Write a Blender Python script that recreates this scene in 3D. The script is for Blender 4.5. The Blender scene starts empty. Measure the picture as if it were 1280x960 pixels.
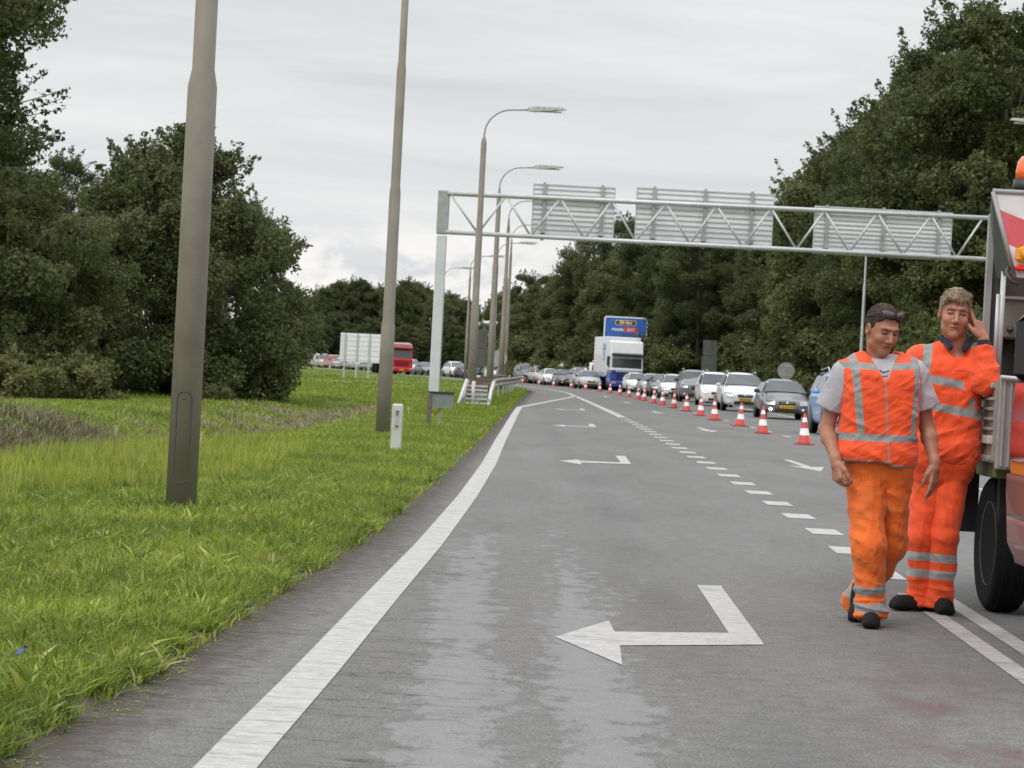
import bpy, math, random
import numpy as np
from mathutils import Vector, Matrix, noise as mnoise

# ------------------------------------------------------------------ camera
sc = bpy.context.scene
COL = sc.collection
FPX, CAM_H, ROLL = 3200.0, 1.36, math.radians(3.0)
cam_d = bpy.data.cameras.new('camera'); cam = bpy.data.objects.new('camera', cam_d); COL.objects.link(cam)
sc.camera = cam
cam_d.sensor_width = 36.0; cam_d.lens = 90.0; cam_d.clip_start = 0.1; cam_d.clip_end = 12000
f_ = Vector((1.1/FPX, 1.0, -20.97/FPX)).normalized()
r0 = f_.cross(Vector((0, 0, 1))).normalized(); u0 = r0.cross(f_)
r_ = r0*math.cos(ROLL) + u0*math.sin(ROLL); u_ = -r0*math.sin(ROLL) + u0*math.cos(ROLL)
cam.matrix_world = Matrix(((r_.x, u_.x, -f_.x, 0), (r_.y, u_.y, -f_.y, 0), (r_.z, u_.z, -f_.z, CAM_H), (0, 0, 0, 1)))
cam_d.dof.use_dof = True; cam_d.dof.focus_distance = 15.5; cam_d.dof.aperture_fstop = 13.0

def at(px, py, Y):
    """metres: the place at distance Y that photograph pixel (px, py) of 1280x960 looks at"""
    dx, dy = px-640.0, py-459.0
    c, s = math.cos(-ROLL), math.sin(-ROLL)
    return Vector(((dx*c-dy*s)/FPX*Y, Y, CAM_H-(dx*s+dy*c)/FPX*Y))

# ------------------------------------------------------------------ light
SUN_EL, SUN_ROT = math.radians(48), math.radians(215)
w = bpy.data.worlds.new('World'); sc.world = w; w.use_nodes = True
nt = w.node_tree; nt.nodes.clear(); N = nt.nodes.new; L = nt.links.new
out = N('ShaderNodeOutputWorld'); bg = N('ShaderNodeBackground'); L(bg.outputs[0], out.inputs[0])
sky = N('ShaderNodeTexSky'); sky.sky_type = 'NISHITA'; sky.sun_disc = False
sky.sun_elevation = SUN_EL; sky.sun_rotation = SUN_ROT; sky.air_density = 1.5; sky.dust_density = 4
bg.inputs[1].default_value = 0.115
tc = N('ShaderNodeTexCoord'); sep = N('ShaderNodeSeparateXYZ'); L(tc.outputs['Generated'], sep.inputs[0])
def wnoise(scale, vec, detail=5, rough=.55, dist=0.0):
    m = N('ShaderNodeMapping'); m.inputs['Scale'].default_value = vec; L(tc.outputs['Generated'], m.inputs['Vector'])
    n = N('ShaderNodeTexNoise'); n.inputs['Scale'].default_value = scale; n.inputs['Detail'].default_value = detail
    n.inputs['Roughness'].default_value = rough; n.inputs['Distortion'].default_value = dist
    L(m.outputs[0], n.inputs['Vector']); return n.outputs['Fac']
def wramp(src, stops):
    r = N('ShaderNodeValToRGB'); L(src, r.inputs[0]); e = r.color_ramp.elements
    e[0].position, e[0].color = stops[0][0], (*stops[0][1], 1)
    e[1].position, e[1].color = stops[-1][0], (*stops[-1][1], 1)
    for p, c in stops[1:-1]:
        q = e.new(p); q.color = (*c, 1)
    return r.outputs[0]
def wmix(a, b, f, mode='MIX'):
    m = N('ShaderNodeMixRGB'); m.blend_type = mode
    for s, i in ((f, 0), (a, 1), (b, 2)):
        if isinstance(s, (int, float)): m.inputs[i].default_value = s
        elif isinstance(s, tuple): m.inputs[i].default_value = (*s, 1)
        else: L(s, m.inputs[i])
    return m.outputs[0]
strat = wramp(wnoise(3.4, (1, 1, 9), 8, .58, .5), [(.30, (5.9, 6.15, 6.45)), (.45, (6.7, 6.85, 7.05)), (.55, (7.2, 7.3, 7.45)), (.70, (8.1, 8.12, 8.15))])
cum = wramp(wnoise(26, (1, 1, 2.0), 8, .6, .3), [(.42, (0, 0, 0)), (.50, (.75, .75, .75)), (.58, (1, 1, 1))])
low = wramp(sep.outputs['Z'], [(.0, (1, 1, 1)), (.040, (.9, .9, .9)), (.060, (0, 0, 0))])
side = wramp(sep.outputs['X'], [(.0, (1, 1, 1)), (.02, (0, 0, 0))])
cm = wmix(wmix(cum, low, 1.0, 'MULTIPLY'), side, 1.0, 'MULTIPLY')
cl = wmix(strat, (9.6, 9.4, 9.1), cm)
cl = wmix(cl, sky.outputs[0], .06)
zen = wramp(sep.outputs['Z'], [(.0, (.95, .95, .95)), (.17, (1.0, 1.0, 1.0)), (.45, (1.65, 1.66, 1.68)), (1.0, (2.45, 2.48, 2.5))])
L(wmix(cl, zen, 1.0, 'MULTIPLY'), bg.inputs[0])

sd = bpy.data.lights.new('sun', 'SUN'); sd.energy = 1.1; sd.angle = math.radians(16); sd.color = (1.0, .96, .9)
so = bpy.data.objects.new('sun', sd); COL.objects.link(so)
az = math.radians(215)   # from behind the camera, a little to the left
sdir = Vector((math.sin(az)*math.cos(SUN_EL), math.cos(az)*math.cos(SUN_EL), math.sin(SUN_EL)))
so.rotation_euler = sdir.to_track_quat('Z', 'Y').to_euler()
sc.view_settings.view_transform = 'Standard'; sc.view_settings.look = 'None'
sc.view_settings.exposure = 0.0; sc.view_settings.gamma = 1.0; sc.view_settings.use_curve_mapping = False
sc.cycles.max_bounces = 5; sc.cycles.diffuse_bounces = 3; sc.cycles.transparent_max_bounces = 6
sc.cycles.volume_bounces = 0

# ------------------------------------------------------------------ helpers
def tag(o, label=None, cat=None, group=None, kind=None):
    if label: o['label'] = label
    if cat: o['category'] = cat
    if group: o['group'] = group
    if kind: o['kind'] = kind
    return o
def empty(name, loc, label=None, cat=None, group=None, rz=0.0):
    o = bpy.data.objects.new(name, None); COL.objects.link(o); o.location = loc; o.rotation_euler = (0, 0, rz)
    o.empty_display_size = .1
    return tag(o, label, cat, group)
def copy_tree(o, parent=None):
    c = o.copy(); COL.objects.link(c); c.parent = parent
    for ch in list(o.children): copy_tree(ch, c)
    return c
def mesh_np(name, V, loops, starts, smooth=False):
    me = bpy.data.meshes.new(name); V = np.asarray(V, np.float32)
    me.vertices.add(len(V)); me.vertices.foreach_set('co', V.ravel())
    me.loops.add(len(loops)); me.loops.foreach_set('vertex_index', np.asarray(loops, np.int32))
    me.polygons.add(len(starts)); me.polygons.foreach_set('loop_start', np.asarray(starts, np.int32))
    if smooth: me.polygons.foreach_set('use_smooth', np.ones(len(starts), bool))
    me.update(calc_edges=True); return me
def link(name, me, mat=None, parent=None, loc=None):
    o = bpy.data.objects.new(name, me); COL.objects.link(o)
    if mat is not None:
        for m in (mat if isinstance(mat, (list, tuple)) else [mat]): me.materials.append(m)
    o.parent = parent
    if loc is not None: o.location = loc
    return o
class MB:
    """mesh builder: collects shapes, links them as ONE mesh object"""
    def __init__(s): s.v = []; s.f = []; s.sm = []; s.mi = []
    def add(s, V, F, smooth=False, mi=0):
        b = len(s.v); s.v += [tuple(v) for v in V]; s.f += [tuple(b+i for i in f) for f in F]
        s.sm += [smooth]*len(F); s.mi += [mi]*len(F); return s
    def box(s, c, size, rz=0.0, rx=0.0, ry=0.0, bev=0.0, mi=0):
        x, y, z = size[0]/2, size[1]/2, size[2]/2
        M = Matrix.Translation(c) @ Matrix.Rotation(rz, 4, 'Z') @ Matrix.Rotation(rx, 4, 'X') @ Matrix.Rotation(ry, 4, 'Y')
        if bev <= 0:
            V = [M @ Vector((a*x, b*y, d*z)) for a in (-1, 1) for b in (-1, 1) for d in (-1, 1)]
            F = [(0, 1, 3, 2), (4, 6, 7, 5), (0, 4, 5, 1), (2, 3, 7, 6), (0, 2, 6, 4), (1, 5, 7, 3)]
            return s.add(V, F, mi=mi)
        b = min(bev, x*.9, y*.9, z*.9)
        ring = []
        rings = []
        for zz, ins in ((-z, b), (-z+b, 0), (z-b, 0), (z, b)):
            X, Y = x-ins, y-ins
            rings.append([(X-b, -Y, zz), (X, -Y+b, zz), (X, Y-b, zz), (X-b, Y, zz), (-X+b, Y, zz), (-X, Y-b, zz), (-X, -Y+b, zz), (-X+b, -Y, zz)])
        V = [M @ Vector(p) for r in rings for p in r]
        F = [(k*8+i, k*8+(i+1) % 8, k*8+8+(i+1) % 8, k*8+8+i) for k in range(3) for i in range(8)]
        F += [tuple(range(7, -1, -1)), tuple(range(24, 32))]
        return s.add(V, F, mi=mi)
    def tube(s, pts, rads, n=10, caps=True, smooth=True, mi=0, sq=None):
        pts = [Vector(p) for p in pts]
        if isinstance(rads, (int, float)): rads = [rads]*len(pts)
        V = []; F = []; up = None
        for i, p in enumerate(pts):
            t = (pts[min(i+1, len(pts)-1)]-pts[max(i-1, 0)])
            t = t.normalized() if t.length > 1e-9 else Vector((0, 0, 1))
            if up is None: up = Vector((0, 1, 0)) if abs(t.z) > .9 else Vector((0, 0, 1))
            a = t.cross(up)
            if a.length < 1e-5: a = t.cross(Vector((1, 0, 0)))
            a.normalize(); b = a.cross(t).normalized(); up = b
            for k in range(n):
                an = 2*math.pi*k/n
                V.append(p + a*math.cos(an)*rads[i] + b*math.sin(an)*rads[i]*(sq or 1))
        for i in range(len(pts)-1):
            for k in range(n):
                F.append((i*n+k, i*n+(k+1) % n, (i+1)*n+(k+1) % n, (i+1)*n+k))
        s.add(V, F, smooth, mi)
        if caps:
            b = len(s.v)-len(V)
            s.f += [tuple(b+k for k in range(n-1, -1, -1)), tuple(b+(len(pts)-1)*n+k for k in range(n))]; s.sm += [False]*2; s.mi += [mi]*2
        return s
    def lathe(s, prof, n=16, c=(0, 0, 0), smooth=True, mi=0, axis='Z'):
        V = []; F = []
        for r, z in prof:
            for k in range(n):
                an = 2*math.pi*k/n; p = (r*math.cos(an), r*math.sin(an), z)
                if axis == 'X': p = (z, r*math.cos(an), r*math.sin(an))
                if axis == 'Y': p = (r*math.cos(an), z, r*math.sin(an))
                V.append((c[0]+p[0], c[1]+p[1], c[2]+p[2]))
        for i in range(len(prof)-1):
            for k in range(n): F.append((i*n+k, i*n+(k+1) % n, (i+1)*n+(k+1) % n, (i+1)*n+k))
        s.add(V, F, smooth, mi); b = len(s.v)-len(V)
        s.f += [tuple(b+k for k in range(n-1, -1, -1)), tuple(b+(len(prof)-1)*n+k for k in range(n))]; s.sm += [False]*2; s.mi += [mi]*2
        return s
    def prism(s, poly, y0, y1, plane='XZ', mi=0):
        n = len(poly)
        def P(a, b, y): return (a, y, b) if plane == 'XZ' else ((a, b, y) if plane == 'XY' else (y, a, b))
        V = [P(a, b, y0) for a, b in poly]+[P(a, b, y1) for a, b in poly]
        F = [(i, (i+1) % n, n+(i+1) % n, n+i) for i in range(n)]+[tuple(range(n-1, -1, -1)), tuple(range(n, 2*n))]
        return s.add(V, F, mi=mi)
    def mesh(s, name):
        me = bpy.data.meshes.new(name); me.from_pydata(s.v, [], s.f)
        me.polygons.foreach_set('use_smooth', s.sm); me.polygons.foreach_set('material_index', s.mi); me.update(); return me
    def build(s, name, mat, parent=None, loc=None, fix=True, bevel=0.0):
        me = s.mesh(name)
        if fix:
            import bmesh
            bm = bmesh.new(); bm.from_mesh(me); bmesh.ops.recalc_face_normals(bm, faces=bm.faces); bm.to_mesh(me); bm.free()
        o = link(name, me, mat, parent, loc)
        if bevel:
            m = o.modifiers.new('bevel', 'BEVEL'); m.width = bevel; m.segments = 2; m.limit_method = 'ANGLE'
        return o

# ------------------------------------------------------------------ materials
def mat(name, col, rough=.6, metal=0.0, spec=.5, var=0.0, vscale=8.0, bump=0.0, bscale=40.0, emit=None, dirt=None, dscale=3.0, coat=0.0, alpha=None):
    m = bpy.data.materials.new(name); m.use_nodes = True; t = m.node_tree
    b = t.nodes['Principled BSDF']; b.inputs['Roughness'].default_value = rough; b.inputs['Metallic'].default_value = metal
    b.inputs['Specular IOR Level'].default_value = spec; b.inputs['Coat Weight'].default_value = coat
    b.inputs['Base Color'].default_value = (*col, 1)
    tcn = t.nodes.new('ShaderNodeTexCoord')
    src = None
    if var > 0:
        n = t.nodes.new('ShaderNodeTexNoise'); n.inputs['Scale'].default_value = vscale; n.inputs['Detail'].default_value = 6
        t.links.new(tcn.outputs['Object'], n.inputs['Vector'])
        r = t.nodes.new('ShaderNodeValToRGB'); r.color_ramp.elements[0].position = .3; r.color_ramp.elements[1].position = .7
        r.color_ramp.elements[0].color = (*[c*(1-var) for c in col], 1); r.color_ramp.elements[1].color = (*[min(1, c*(1+var)) for c in col], 1)
        t.links.new(n.outputs['Fac'], r.inputs[0]); src = r.outputs[0]
    if dirt:
        n = t.nodes.new('ShaderNodeTexNoise'); n.inputs['Scale'].default_value = dscale; n.inputs['Detail'].default_value = 8; n.inputs['Roughness'].default_value = .65
        t.links.new(tcn.outputs['Object'], n.inputs['Vector'])
        r = t.nodes.new('ShaderNodeValToRGB'); r.color_ramp.elements[0].position = .45; r.color_ramp.elements[1].position = .75
        r.color_ramp.elements[1].color = (dirt[3],)*3+(1,); r.color_ramp.elements[0].color = (0, 0, 0, 1)
        t.links.new(n.outputs['Fac'], r.inputs[0])
        x = t.nodes.new('ShaderNodeMixRGB'); t.links.new(r.outputs[0], x.inputs[0])
        if src is not None: t.links.new(src, x.inputs[1])
        else: x.inputs[1].default_value = (*col, 1)
        x.inputs[2].default_value = (*dirt[:3], 1); src = x.outputs[0]
    if src is not None: t.links.new(src, b.inputs['Base Color'])
    if bump > 0:
        n = t.nodes.new('ShaderNodeTexNoise'); n.inputs['Scale'].default_value = bscale; n.inputs['Detail'].default_value = 5
        t.links.new(tcn.outputs['Object'], n.inputs['Vector'])
        q = t.nodes.new('ShaderNodeBump'); q.inputs['Strength'].default_value = bump; q.inputs['Distance'].default_value = .01
        t.links.new(n.outputs['Fac'], q.inputs['Height']); t.links.new(q.outputs[0], b.inputs['Normal'])
    if emit: b.inputs['Emission Color'].default_value = (*emit[:3], 1); b.inputs['Emission Strength'].default_value = emit[3]
    return m
class NG:
    """small node-graph helper for one material"""
    def __init__(s, name, rough=.7):
        s.m = bpy.data.materials.new(name); s.m.use_nodes = True; s.t = s.m.node_tree; s.b = s.t.nodes['Principled BSDF']
        s.b.inputs['Roughness'].default_value = rough; s.tc = s.t.nodes.new('ShaderNodeTexCoord')
    def put(s, node, i, v):
        if isinstance(v, (int, float)): node.inputs[i].default_value = v
        elif isinstance(v, tuple): node.inputs[i].default_value = (*v, 1) if len(v) == 3 and node.inputs[i].type == 'RGBA' else v
        else: s.t.links.new(v, node.inputs[i])
    def noise(s, scale, vec=(1, 1, 1), detail=5, rough=.55, dist=0.0, loc=(0, 0, 0)):
        m = s.t.nodes.new('ShaderNodeMapping'); m.inputs['Scale'].default_value = vec; m.inputs['Location'].default_value = loc
        s.t.links.new(s.tc.outputs['Object'], m.inputs['Vector'])
        n = s.t.nodes.new('ShaderNodeTexNoise'); n.inputs['Scale'].default_value = scale; n.inputs['Detail'].default_value = detail
        n.inputs['Roughness'].default_value = rough; n.inputs['Distortion'].default_value = dist
        s.t.links.new(m.outputs[0], n.inputs['Vector']); return n.outputs['Fac']
    def ramp(s, src, stops):
        r = s.t.nodes.new('ShaderNodeValToRGB'); s.t.links.new(src, r.inputs[0]); e = r.color_ramp.elements
        g = lambda c: (c, c, c, 1) if isinstance(c, (int, float)) else (*c, 1)
        e[0].position = stops[0][0]; e[0].color = g(stops[0][1]); e[1].position = stops[-1][0]; e[1].color = g(stops[-1][1])
        for p, c in stops[1:-1]:
            q = e.new(p); q.color = g(c)
        return r.outputs[0]
    def mix(s, a, b, f, mode='MIX'):
        m = s.t.nodes.new('ShaderNodeMixRGB'); m.blend_type = mode
        s.put(m, 0, f); s.put(m, 1, a); s.put(m, 2, b); return m.outputs[0]
    def math(s, op, a, b=0.0, c=0.0):
        m = s.t.nodes.new('ShaderNodeMath'); m.operation = op; s.put(m, 0, a); s.put(m, 1, b); s.put(m, 2, c); return m.outputs[0]
    def attr(s, name):
        a = s.t.nodes.new('ShaderNodeAttribute'); a.attribute_name = name; return a
    def xyz(s):
        q = s.t.nodes.new('ShaderNodeSeparateXYZ'); s.t.links.new(s.tc.outputs['Object'], q.inputs[0]); return q.outputs
    def rng(s, v, a, b, c=0.0, d=1.0):
        m = s.t.nodes.new('ShaderNodeMapRange'); s.put(m, 0, v)
        for i, q in enumerate((a, b, c, d)): m.inputs[i+1].default_value = q
        return m.outputs[0]
    def bump(s, h, strength=.3, dist=.01):
        q = s.t.nodes.new('ShaderNodeBump'); q.inputs['Strength'].default_value = strength; q.inputs['Distance'].default_value = dist
        s.t.links.new(h, q.inputs['Height']); s.t.links.new(q.outputs[0], s.b.inputs['Normal'])
    def color(s, c): s.put(s.b, 'Base Color', c); return s.m
rng = np.random.default_rng(7); random.seed(7)
# ------------------------------------------------------------------ the road's plan (metres, x to the right, y away)
def interp(tab): xs, ys = zip(*tab); return lambda y: np.interp(y, xs, ys)
_sep = interp([(0, 2.15), (8, 2.42), (12.4, 2.54), (17, 2.68), (23, 2.93), (30, 3.05), (40, 3.16), (51, 3.27), (65, 3.4), (77, 3.45), (110, 3.48), (145, 3.42), (600, 3.42)])
def curve(y): return -np.maximum(np.asarray(y, float)-145, 0)**2/800.0
def S(y): return _sep(y)+curve(y)                       # line between the exit lane and the carriageway
_edge = interp([(0, -1.05), (8.4, -.87), (11, -.785), (15.2, -.67), (19.3, -.55), (26.6, -.39), (35.6, -.25), (47.5, -.14), (60, .0), (75, .16), (88, .33), (134.8, 3.42)])
def edge(y): return np.where(np.asarray(y) < 134.8, _edge(y), S(y))
_verge = interp([(0, -1.85), (8.4, -1.56), (10.6, -1.40), (15, -1.22), (20, -.98), (27, -.84), (34, -.71), (43, -.57), (51, -.42), (61, -.26), (75, -.05), (95, .25), (127, .75), (150, 1.2), (170, 1.4), (600, 1.4)])
def verge(y): return np.where(np.asarray(y) < 150, _verge(y), _verge(y)+curve(y))
_right = interp([(0, 9.6), (40, 10.4), (80, 11.6), (600, 11.6)])
def right(y): return _right(y)+curve(y)
def ditch(x, y):
    cx = np.interp(y, [0, 20, 33, 45, 58, 75], [-8.2, -8.0, -7.4, -6.3, -5.4, -5.0])
    dep = np.interp(y, [0, 20, 50, 62, 80], [.95, .95, .8, .4, 0.0])
    return -dep*np.exp(-((x-cx)/1.5)**2)
def height(x, y):
    x = np.asarray(x, float); y = np.asarray(y, float)
    d = verge(y)-x
    h = np.where(d > 0, .02+.03*np.clip(d/.5, 0, 1), -.06)
    h = h+np.where(d > .3, ditch(x, y), 0)
    lump = .05*np.sin(x*1.3+y*.31)*np.sin(y*.43+1.0)+.04*np.sin(x*.5-y*.17+2)
    h = h+np.where(d > 1, lump*np.clip((d-1)/3, 0, 1), 0)
    d2 = x-right(y); h = np.where(d2 > 0, .02+.03*np.clip(d2/.5, 0, 1)+.0*d2, h)
    return h

# ------------------------------------------------------------------ ground sheet
def grid_mesh(name, xs, ys, zf):
    X, Y = np.meshgrid(xs, ys); Z = zf(X, Y); nx, ny = len(xs), len(ys)
    V = np.stack([X.ravel(), Y.ravel(), Z.ravel()], 1)
    i = (np.arange(ny-1)[:, None]*nx+np.arange(nx-1)[None]).ravel()
    Q = np.stack([i, i+1, i+1+nx, i+nx], 1)
    return mesh_np(name, V, Q.ravel(), np.arange(len(Q))*4, True)
xs = np.concatenate([[-6000, -2000, -600, -250, -120, -80], np.arange(-60, -24, 3.0), np.arange(-24, 14, .22), np.arange(14, 40, 3.0), [60, 120, 300, 800, 2500, 6000]])
ys = np.concatenate([[-3000, -800, -200, -40, -10, 0], np.arange(3, 75, .4), np.arange(75, 200, 1.2), np.arange(200, 460, 6), [520, 700, 1000, 1800, 3500, 8000]])
g = NG('soil_and_turf', .95)
n1 = g.noise(.35, detail=7, rough=.65); n2 = g.noise(6, detail=6, rough=.7); n3 = g.noise(.9, loc=(3, 7, 0), detail=5, rough=.6)
gc = g.ramp(n1, [(.3, (.08, .12, .014)), (.5, (.125, .17, .02)), (.7, (.18, .215, .034))])
gc = g.mix(gc, g.ramp(n2, [(.3, .55), (.7, 1.25)]), 1.0, 'MULTIPLY')
X = g.xyz()
# bare, cut and dry stretch along the old ditch
dm = g.math('MULTIPLY', g.rng(X[1], 36, 46), g.rng(X[1], 82, 66)); dm = g.math('MULTIPLY', dm, g.math('MULTIPLY', g.rng(X[0], -8.6, -7.4), g.rng(X[0], -2.6, -4.2)))
dm = g.math('MULTIPLY', dm, g.ramp(n3, [(.47, 0.0), (.60, .9)]))
gc = g.mix(gc, g.ramp(n2, [(.3, (.13, .10, .06)), (.7, (.27, .22, .15))]), dm)
gc = g.mix((.075, .058, .042), gc, g.rng(g.math('ADD', g.attr('off').outputs['Fac'], g.math('MULTIPLY', g.math('SUBTRACT', n2, .5), .3)), .10, .30))
g.bump(n2, .8, .05); g.color(gc)
ground = link('ground', grid_mesh('ground', xs, ys, height), g.m); tag(ground, kind='structure')
co = np.array([v.co[:2] for v in ground.data.vertices]); a = ground.data.attributes.new('off', 'FLOAT', 'POINT'); a.data.foreach_set('value', np.abs(verge(co[:, 1])-co[:, 0]).astype(np.float32))

# ------------------------------------------------------------------ road surface
def strip(name, ya, yb, left, rightf, z, step=1.0, nx=2):
    Y = np.arange(ya, yb+step*.5, step); V = []
    for y in Y:
        a, b = float(left(y)), float(rightf(y))
        for k in range(nx): V.append((a+(b-a)*k/(nx-1), y, z))
    n = len(Y); i = (np.arange(n-1)[:, None]*nx+np.arange(nx-1)[None]).ravel()
    Q = np.stack([i, i+1, i+1+nx, i+nx], 1)
    return mesh_np(name, V, Q.ravel(), np.arange(len(Q))*4)
g = NG('worn_asphalt', .95); g.b.inputs['Specular IOR Level'].default_value = .18; off = g.attr('off').outputs['Fac']
X = g.xyz()
fine = g.noise(75, detail=4, rough=.85); mid = g.noise(9, detail=6, rough=.7); big = g.noise(.55, (1.6, .35, 1), detail=6, rough=.6)
streak = g.noise(3.4, (2.4, 1.25, 1), detail=10, rough=.72)              # scoured across the lane
c = g.ramp(big, [(.3, (.136, .132, .126)), (.5, (.156, .152, .146)), (.7, (.178, .173, .167))])
c = g.mix(c, g.ramp(fine, [(.30, .34), (.5, .96), (.70, 1.9)]), 1.0, 'MULTIPLY')
c = g.mix(c, g.ramp(mid, [(.3, .80), (.7, 1.18)]), 1.0, 'MULTIPLY')
def track(x0, w): return g.math('SUBTRACT', 1.0, g.math('MINIMUM', 1.0, g.math('ABSOLUTE', g.math('DIVIDE', g.math('SUBTRACT', X[0], x0), w))))
pm = g.math('MAXIMUM', track(-.18, .34), track(.42, .36))
pm = g.math('MULTIPLY', pm, g.math('MULTIPLY', g.rng(X[1], 25, 12, .15), 1.0))
pm = g.math('ADD', g.math('MULTIPLY', pm, .25), g.math('ADD', g.math('MULTIPLY', streak, .70), g.math('MULTIPLY', g.noise(1.1, (1.5, .5, 1), detail=5, loc=(1, 5, 0)), .42)))
pm = g.ramp(pm, [(.665, 0.0), (.705, .75), (.87, 1.0)])
c = g.mix(c, (.30, .298, .295), g.math('MULTIPLY', pm, .46))
# dark centre streak of the lane and rust tinted spill near the camera
dk = g.math('MULTIPLY', track(1.05, .38), g.ramp(g.noise(1.2, (1, .3, 1), detail=5), [(.4, 0.0), (.6, 1.0)]))
c = g.mix(c, (.07, .068, .068), g.math('MULTIPLY', dk, .28))
rd = g.math('MULTIPLY', track(1.95, .75), g.math('MULTIPLY', g.rng(X[1], 13.5, 11.0), g.ramp(g.noise(2.2, (1, .5, 1), detail=6, rough=.65, loc=(4, 1, 0)), [(.42, 0.0), (.58, 1.0)])))
c = g.mix(c, (.12, .072, .075), g.math('MULTIPLY', rd, .75))
# grime next to the verge
gr = g.rng(g.math('ADD', off, g.math('MULTIPLY', g.math('SUBTRACT', mid, .5), .5)), .38, .08)
c = g.mix(c, (.062, .050, .040), g.math('MULTIPLY', gr, .85))
# transverse cracks on the edge strip
ck = g.ramp(g.noise(1.0, (.45, 2.2, 1), detail=8, rough=.6, dist=.3), [(.492, 0.0), (.5, 1.0), (.508, 0.0)])
c = g.mix(c, (.03, .028, .027), g.math('MULTIPLY', g.math('MULTIPLY', ck, g.rng(X[0], .2, -.4, .05, .8)), g.rng(X[1], 40, 20)))
sp = g.noise(210, detail=1, rough=.5)
c = g.mix(c, (.36, .35, .33), g.math('MULTIPLY', g.ramp(sp, [(.73, 0.0), (.77, 1.0)]), .55))
g.bump(g.math('ADD', fine, g.math('MULTIPLY', mid, .4)), .55, .004); g.color(c); ASPH = g.m
road = link('road', strip('road', -20, 470, lambda y: verge(y)-.12, lambda y: right(y)+.1, 0.0, 1.0, 6), ASPH); tag(road, kind='structure')
co = np.array([v.co[:2] for v in road.data.vertices]); a = road.data.attributes.new('off', 'FLOAT', 'POINT'); a.data.foreach_set('value', (co[:, 0]-verge(co[:, 1])).astype(np.float32))

g = NG('road_paint', .6); fine = g.noise(70, detail=3, rough=.75); wear = g.noise(2.3, (1.2, 7, 1), detail=8, rough=.75); w2 = g.noise(13, detail=5, rough=.7)
c = g.ramp(w2, [(.3, (.33, .32, .30)), (.7, (.47, .46, .44))])
c = g.mix(c, g.ramp(fine, [(.3, .8), (.7, 1.12)]), 1.0, 'MULTIPLY')
c = g.mix(c, (.20, .195, .19), g.ramp(wear, [(.53, 0.0), (.62, .8)]))
ck = g.ramp(g.noise(1.0, (.5, 2.6, 1), detail=8, rough=.6, dist=.3, loc=(2, 3, 0)), [(.493, 0.0), (.5, 1.0), (.507, 0.0)])
c = g.mix(c, (.10, .095, .09), g.math('MULTIPLY', ck, .8)); g.color(c); PAINT = g.m
g.bump(fine, .3, .003)
MARK = []
def line(name, ya, yb, cf, wd, step=1.0):
    MARK.append(strip(name, ya, yb, lambda y: cf(y)-wd/2, lambda y: cf(y)+wd/2, .004, step))
def lanemark(name, me): o = link(name, me, PAINT); tag(o, kind='structure'); return o
line('a', -2, 88, _edge, .20); lanemark('road_edge_line', MARK[-1])
line('a', 88, 134.8, _edge, .22, .9); lanemark('road_taper_line', MARK[-1])
line('a', 134.8, 470, S, .24); lanemark('road_edge_line', MARK[-1])
line('a', 78, 134.8, S, .26, .71); lanemark('road_lane_line', MARK[-1])
m = MB()
def rib(m, ya, yb, xa, xb, n=2):
    V = []
    for i in range(n):
        y = ya+(yb-ya)*i/(n-1); V += [(xa(y), y, .004), (xb(y), y, .004)]
    m.add(V, [(2*i, 2*i+1, 2*i+3, 2*i+2) for i in range(n-1)])
for k in range(25):
    y = 18.1+2.48*k; rib(m, y, y+.85, lambda q: S(q)-.145, lambda q: S(q)+.145)
o = m.build('road_block_marking', PAINT); tag(o, kind='structure')
m = MB(); rib(m, -2, 16.9, lambda q: S(q)-.06, lambda q: S(q)+.06, 12); rib(m, -2, 16.9, lambda q: S(q)+.17, lambda q: S(q)+.29, 12)
o = m.build('road_double_line', PAINT); tag(o, kind='structure')
m = MB()
L23 = lambda q: S(q)+3.52
for k in range(34):
    y = 30+4.7*k; rib(m, y, y+1.3, lambda q: L23(q)-.08, lambda q: L23(q)+.08)
o = m.build('road_lane_dashes', PAINT); tag(o, kind='structure')
m = MB(); rib(m, -2, 400, lambda q: right(q)-.85, lambda q: right(q)-.62, 120); o = m.build('road_far_edge_line', PAINT); tag(o, kind='structure')
def turn_arrow(y0, x0):
    m = MB(); z = .004
    head = [(0, 13.0), (.58, 14.15), (.60, 13.42), (.60, 12.72), (.56, 11.85)]
    m.add([(x0+a-.29+.0, y0+b-13.0, z) for a, b in [(.29, 13.0), (.60, 14.0), (.61, 13.42), (.61, 12.75), (.585, 11.9)]], [(4, 3, 2, 1, 0)])
    m.add([(x0+a-.29, y0+b-13.0, z) for a, b in [(.61, 12.75), (.61, 13.42), (1.23, 13.66), (1.38, 13.62), (1.37, 13.15)]], [(0, 4, 3, 2, 1)])
    m.add([(x0+a-.29, y0+b-13.0, z) for a, b in [(1.23, 13.66), (1.38, 13.62), (1.44, 16.75), (1.28, 16.7)]], [(0, 1, 2, 3)])
    o = m.build('road_turn_arrow', PAINT, fix=False); tag(o, kind='structure')
for y0, x0 in ((13.0, .29), (38.2, .78), (62.4, 1.05), (88, 1.5)): turn_arrow(y0, x0)
def ahead_arrow(y0, x0):
    m = MB(); z = .004
    m.add([(x0-.0, y0, z), (x0+.30, y0+2.1, z), (x0+.07, y0+1.9, z), (x0+.07, y0+5, z), (x0-.07, y0+5, z), (x0-.07, y0+1.9, z), (x0-.30, y0+2.1, z)], [(0, 1, 2), (0, 2, 5), (0, 5, 6), (2, 3, 4, 5)])
    o = m.build('road_ahead_arrow', PAINT, fix=False); tag(o, kind='structure')
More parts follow.
